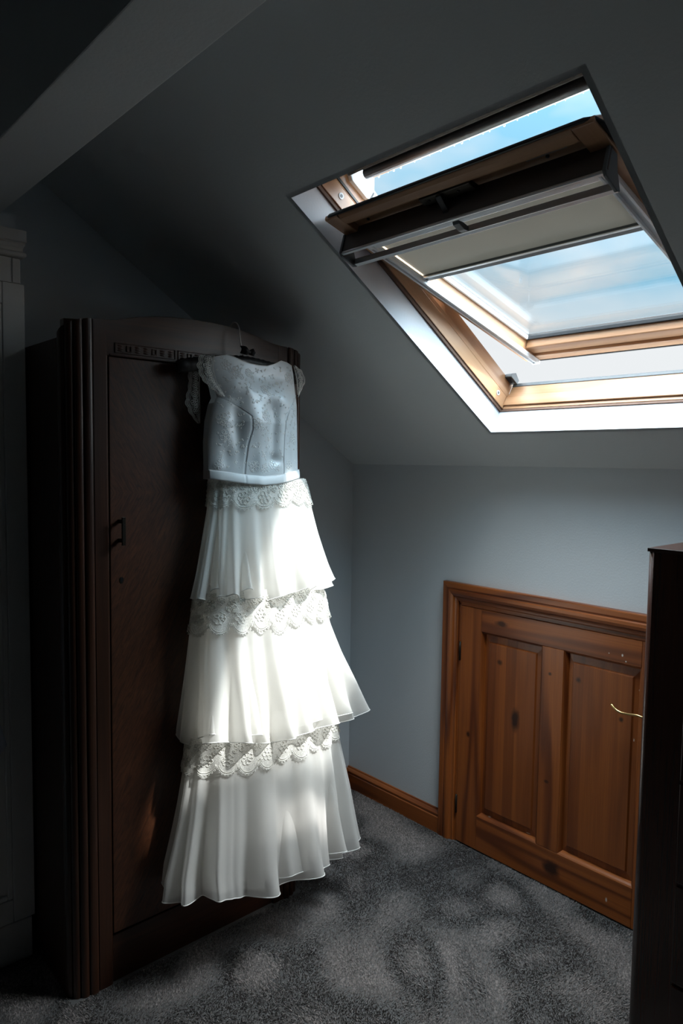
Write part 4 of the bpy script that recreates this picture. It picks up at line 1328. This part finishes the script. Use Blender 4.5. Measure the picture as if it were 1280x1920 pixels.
for (nm, inner, outer) in SLV:
    n = 60
    I_, O_ = spl(inner, n), spl(outer, n)
    sc = 1.0 + 0.10 * np.abs(np.sin(np.linspace(0, 6 * math.pi, n)))[:, None] * 1.0
    O_ = I_ + (O_ - I_) * sc
    v = np.linspace(0, 1, 9)
    G = I_[:, None, :] + (O_ - I_)[:, None, :] * v[None, :, None]
    G[:, :, 0] += 0.006 * np.sin(v * math.pi)[None, :]
    o = grid(nm, G, 'net_sheer', dress)

    def gp(a, b):
        a = np.clip(a, 0, 1) * (n - 1); b = np.clip(b, 0, 1)
        i0 = np.floor(a).astype(int); i1 = np.minimum(i0 + 1, n - 1); fa = (a - i0)[:, None]
        r0 = I_[i0] * (1 - fa) + I_[i1] * fa
        r1 = O_[i0] * (1 - fa) + O_[i1] * fa
        p = r0 + (r1 - r0) * b[:, None]
        p[:, 0] += 0.006 * np.sin(b * math.pi) + 0.001
        return p
    L = []
    u = np.linspace(0, 1, 70)
    for b in (1.0, 0.88, 0.80, 0.06):
        L.append(gp(u, np.full(70, b)))
    for k in range(26):
        a0 = (k + 0.5) / 26
        q = circle2(a0, 0.94, 0.014, 7, ry=0.05)
        L.append(gp(q[:, 0], q[:, 1]))
    for k in range(6):
        a0 = (k + 0.5) / 6
        for f_ in flower(0, 0, 1.0, 6, k, rnd):
            L.append(gp(a0 + f_[:, 0] * 0.062, 0.46 + f_[:, 1] * 0.26))
        for f_ in spiral(0, 0, 1.0, k):
            L.append(gp(a0 + 0.083 + f_[:, 0] * 0.035, 0.45 + f_[:, 1] * 0.22))
    tubes('lace_motif', L, 0.0008, 'cord', o, sides=4)

# ================================================================== CARPET PILE
def carpet():
    # tufts over the part of the floor in view, leaning in slow swirls like trodden pile
    x0, x1, y0, y1 = 0.02, 2.25, -2.05, -0.0095
    N = 720000
    X = rng.uniform(x0, x1, N); Y = rng.uniform(y0, y1, N)
    keep = ~((X < 0.48) & (Y > WY0 - 0.002) & (Y < WY1 + 0.002))
    keep &= ~((X > QX - 0.003) & (Y > QY - 0.003))
    keep &= ~((X < CX + 0.002) & (Y < CY1 + 0.002))
    keep &= (Y < np.where((X > 0.605) & (X < 1.41), -0.0095, -0.0195)) & ((Y < -0.0255) | (X < 0.535) | (X > 0.61) & (X < 1.40) | (X > 1.475))
    keep &= (0.74 * (2.2759 - X) + 0.668 * (Y + 2.1187)) > 0.75          # nothing under the photographer
    X, Y = X[keep], Y[keep]
    n = len(X)

    def swirl(fx, fy, sd):
        r = np.random.default_rng(sd)
        s = np.zeros(n)
        for k in range(10):
            f = r.uniform(fx, fy); a = r.uniform(0, 2 * math.pi); p = r.uniform(0, 2 * math.pi)
            s += np.cos(2 * math.pi * f * (X * math.cos(a) + Y * math.sin(a)) + p + 1.3 * np.sin(2 * math.pi * f * 0.6 * (X * math.sin(a) - Y * math.cos(a))))
        return s / math.sqrt(5)
    la = 1.4 * swirl(1.0, 4.0, 3) + rng.normal(size=n) * 0.6
    fld = swirl(2.0, 7.5, 8)
    # a long sweep mark in the pile running away from the wardrobe
    sx, sy = X - 0.70, Y + 0.33
    along, across = sx * -0.18 + sy * 0.984, sx * 0.984 + sy * 0.18
    fld = fld * 0.8 + 1.8 * np.exp(-(across / 0.035) ** 2) * (np.abs(along) < 0.30)
    lt = (0.75 + 0.25 * np.tanh(1.2 * fld) + rng.normal(size=n) * 0.25).clip(0.05, 1.9)
    H = 0.0050 * (1 + 0.25 * rng.normal(size=n)).clip(0.4, 1.5)
    W = 0.00125
    ang = la + math.pi / 2 + rng.normal(size=n) * 0.7
    bx, by = np.cos(ang) * W, np.sin(ang) * W
    tx, ty = np.cos(la) * lt * H, np.sin(la) * lt * H
    V = np.zeros((n, 3, 3), np.float32)
    V[:, 0] = np.stack([X - bx, Y - by, np.zeros(n)], 1)
    V[:, 1] = np.stack([X + bx, Y + by, np.zeros(n)], 1)
    V[:, 2] = np.stack([X + tx, Y + ty, H], 1)
    me = bpy.data.meshes.new('carpet_pile')
    me.vertices.add(n * 3); me.loops.add(n * 3); me.polygons.add(n)
    me.vertices.foreach_set('co', V.ravel())
    me.loops.foreach_set('vertex_index', np.arange(n * 3, dtype=np.int32))
    me.polygons.foreach_set('loop_start', np.arange(0, n * 3, 3, dtype=np.int32))
    me.update(); me.validate()
    o = link_obj('carpet_pile', me, 'fibre', FLOOR)
    o['kind'] = 'stuff'
    o['label'] = 'short grey carpet pile covering the floor'


carpet()
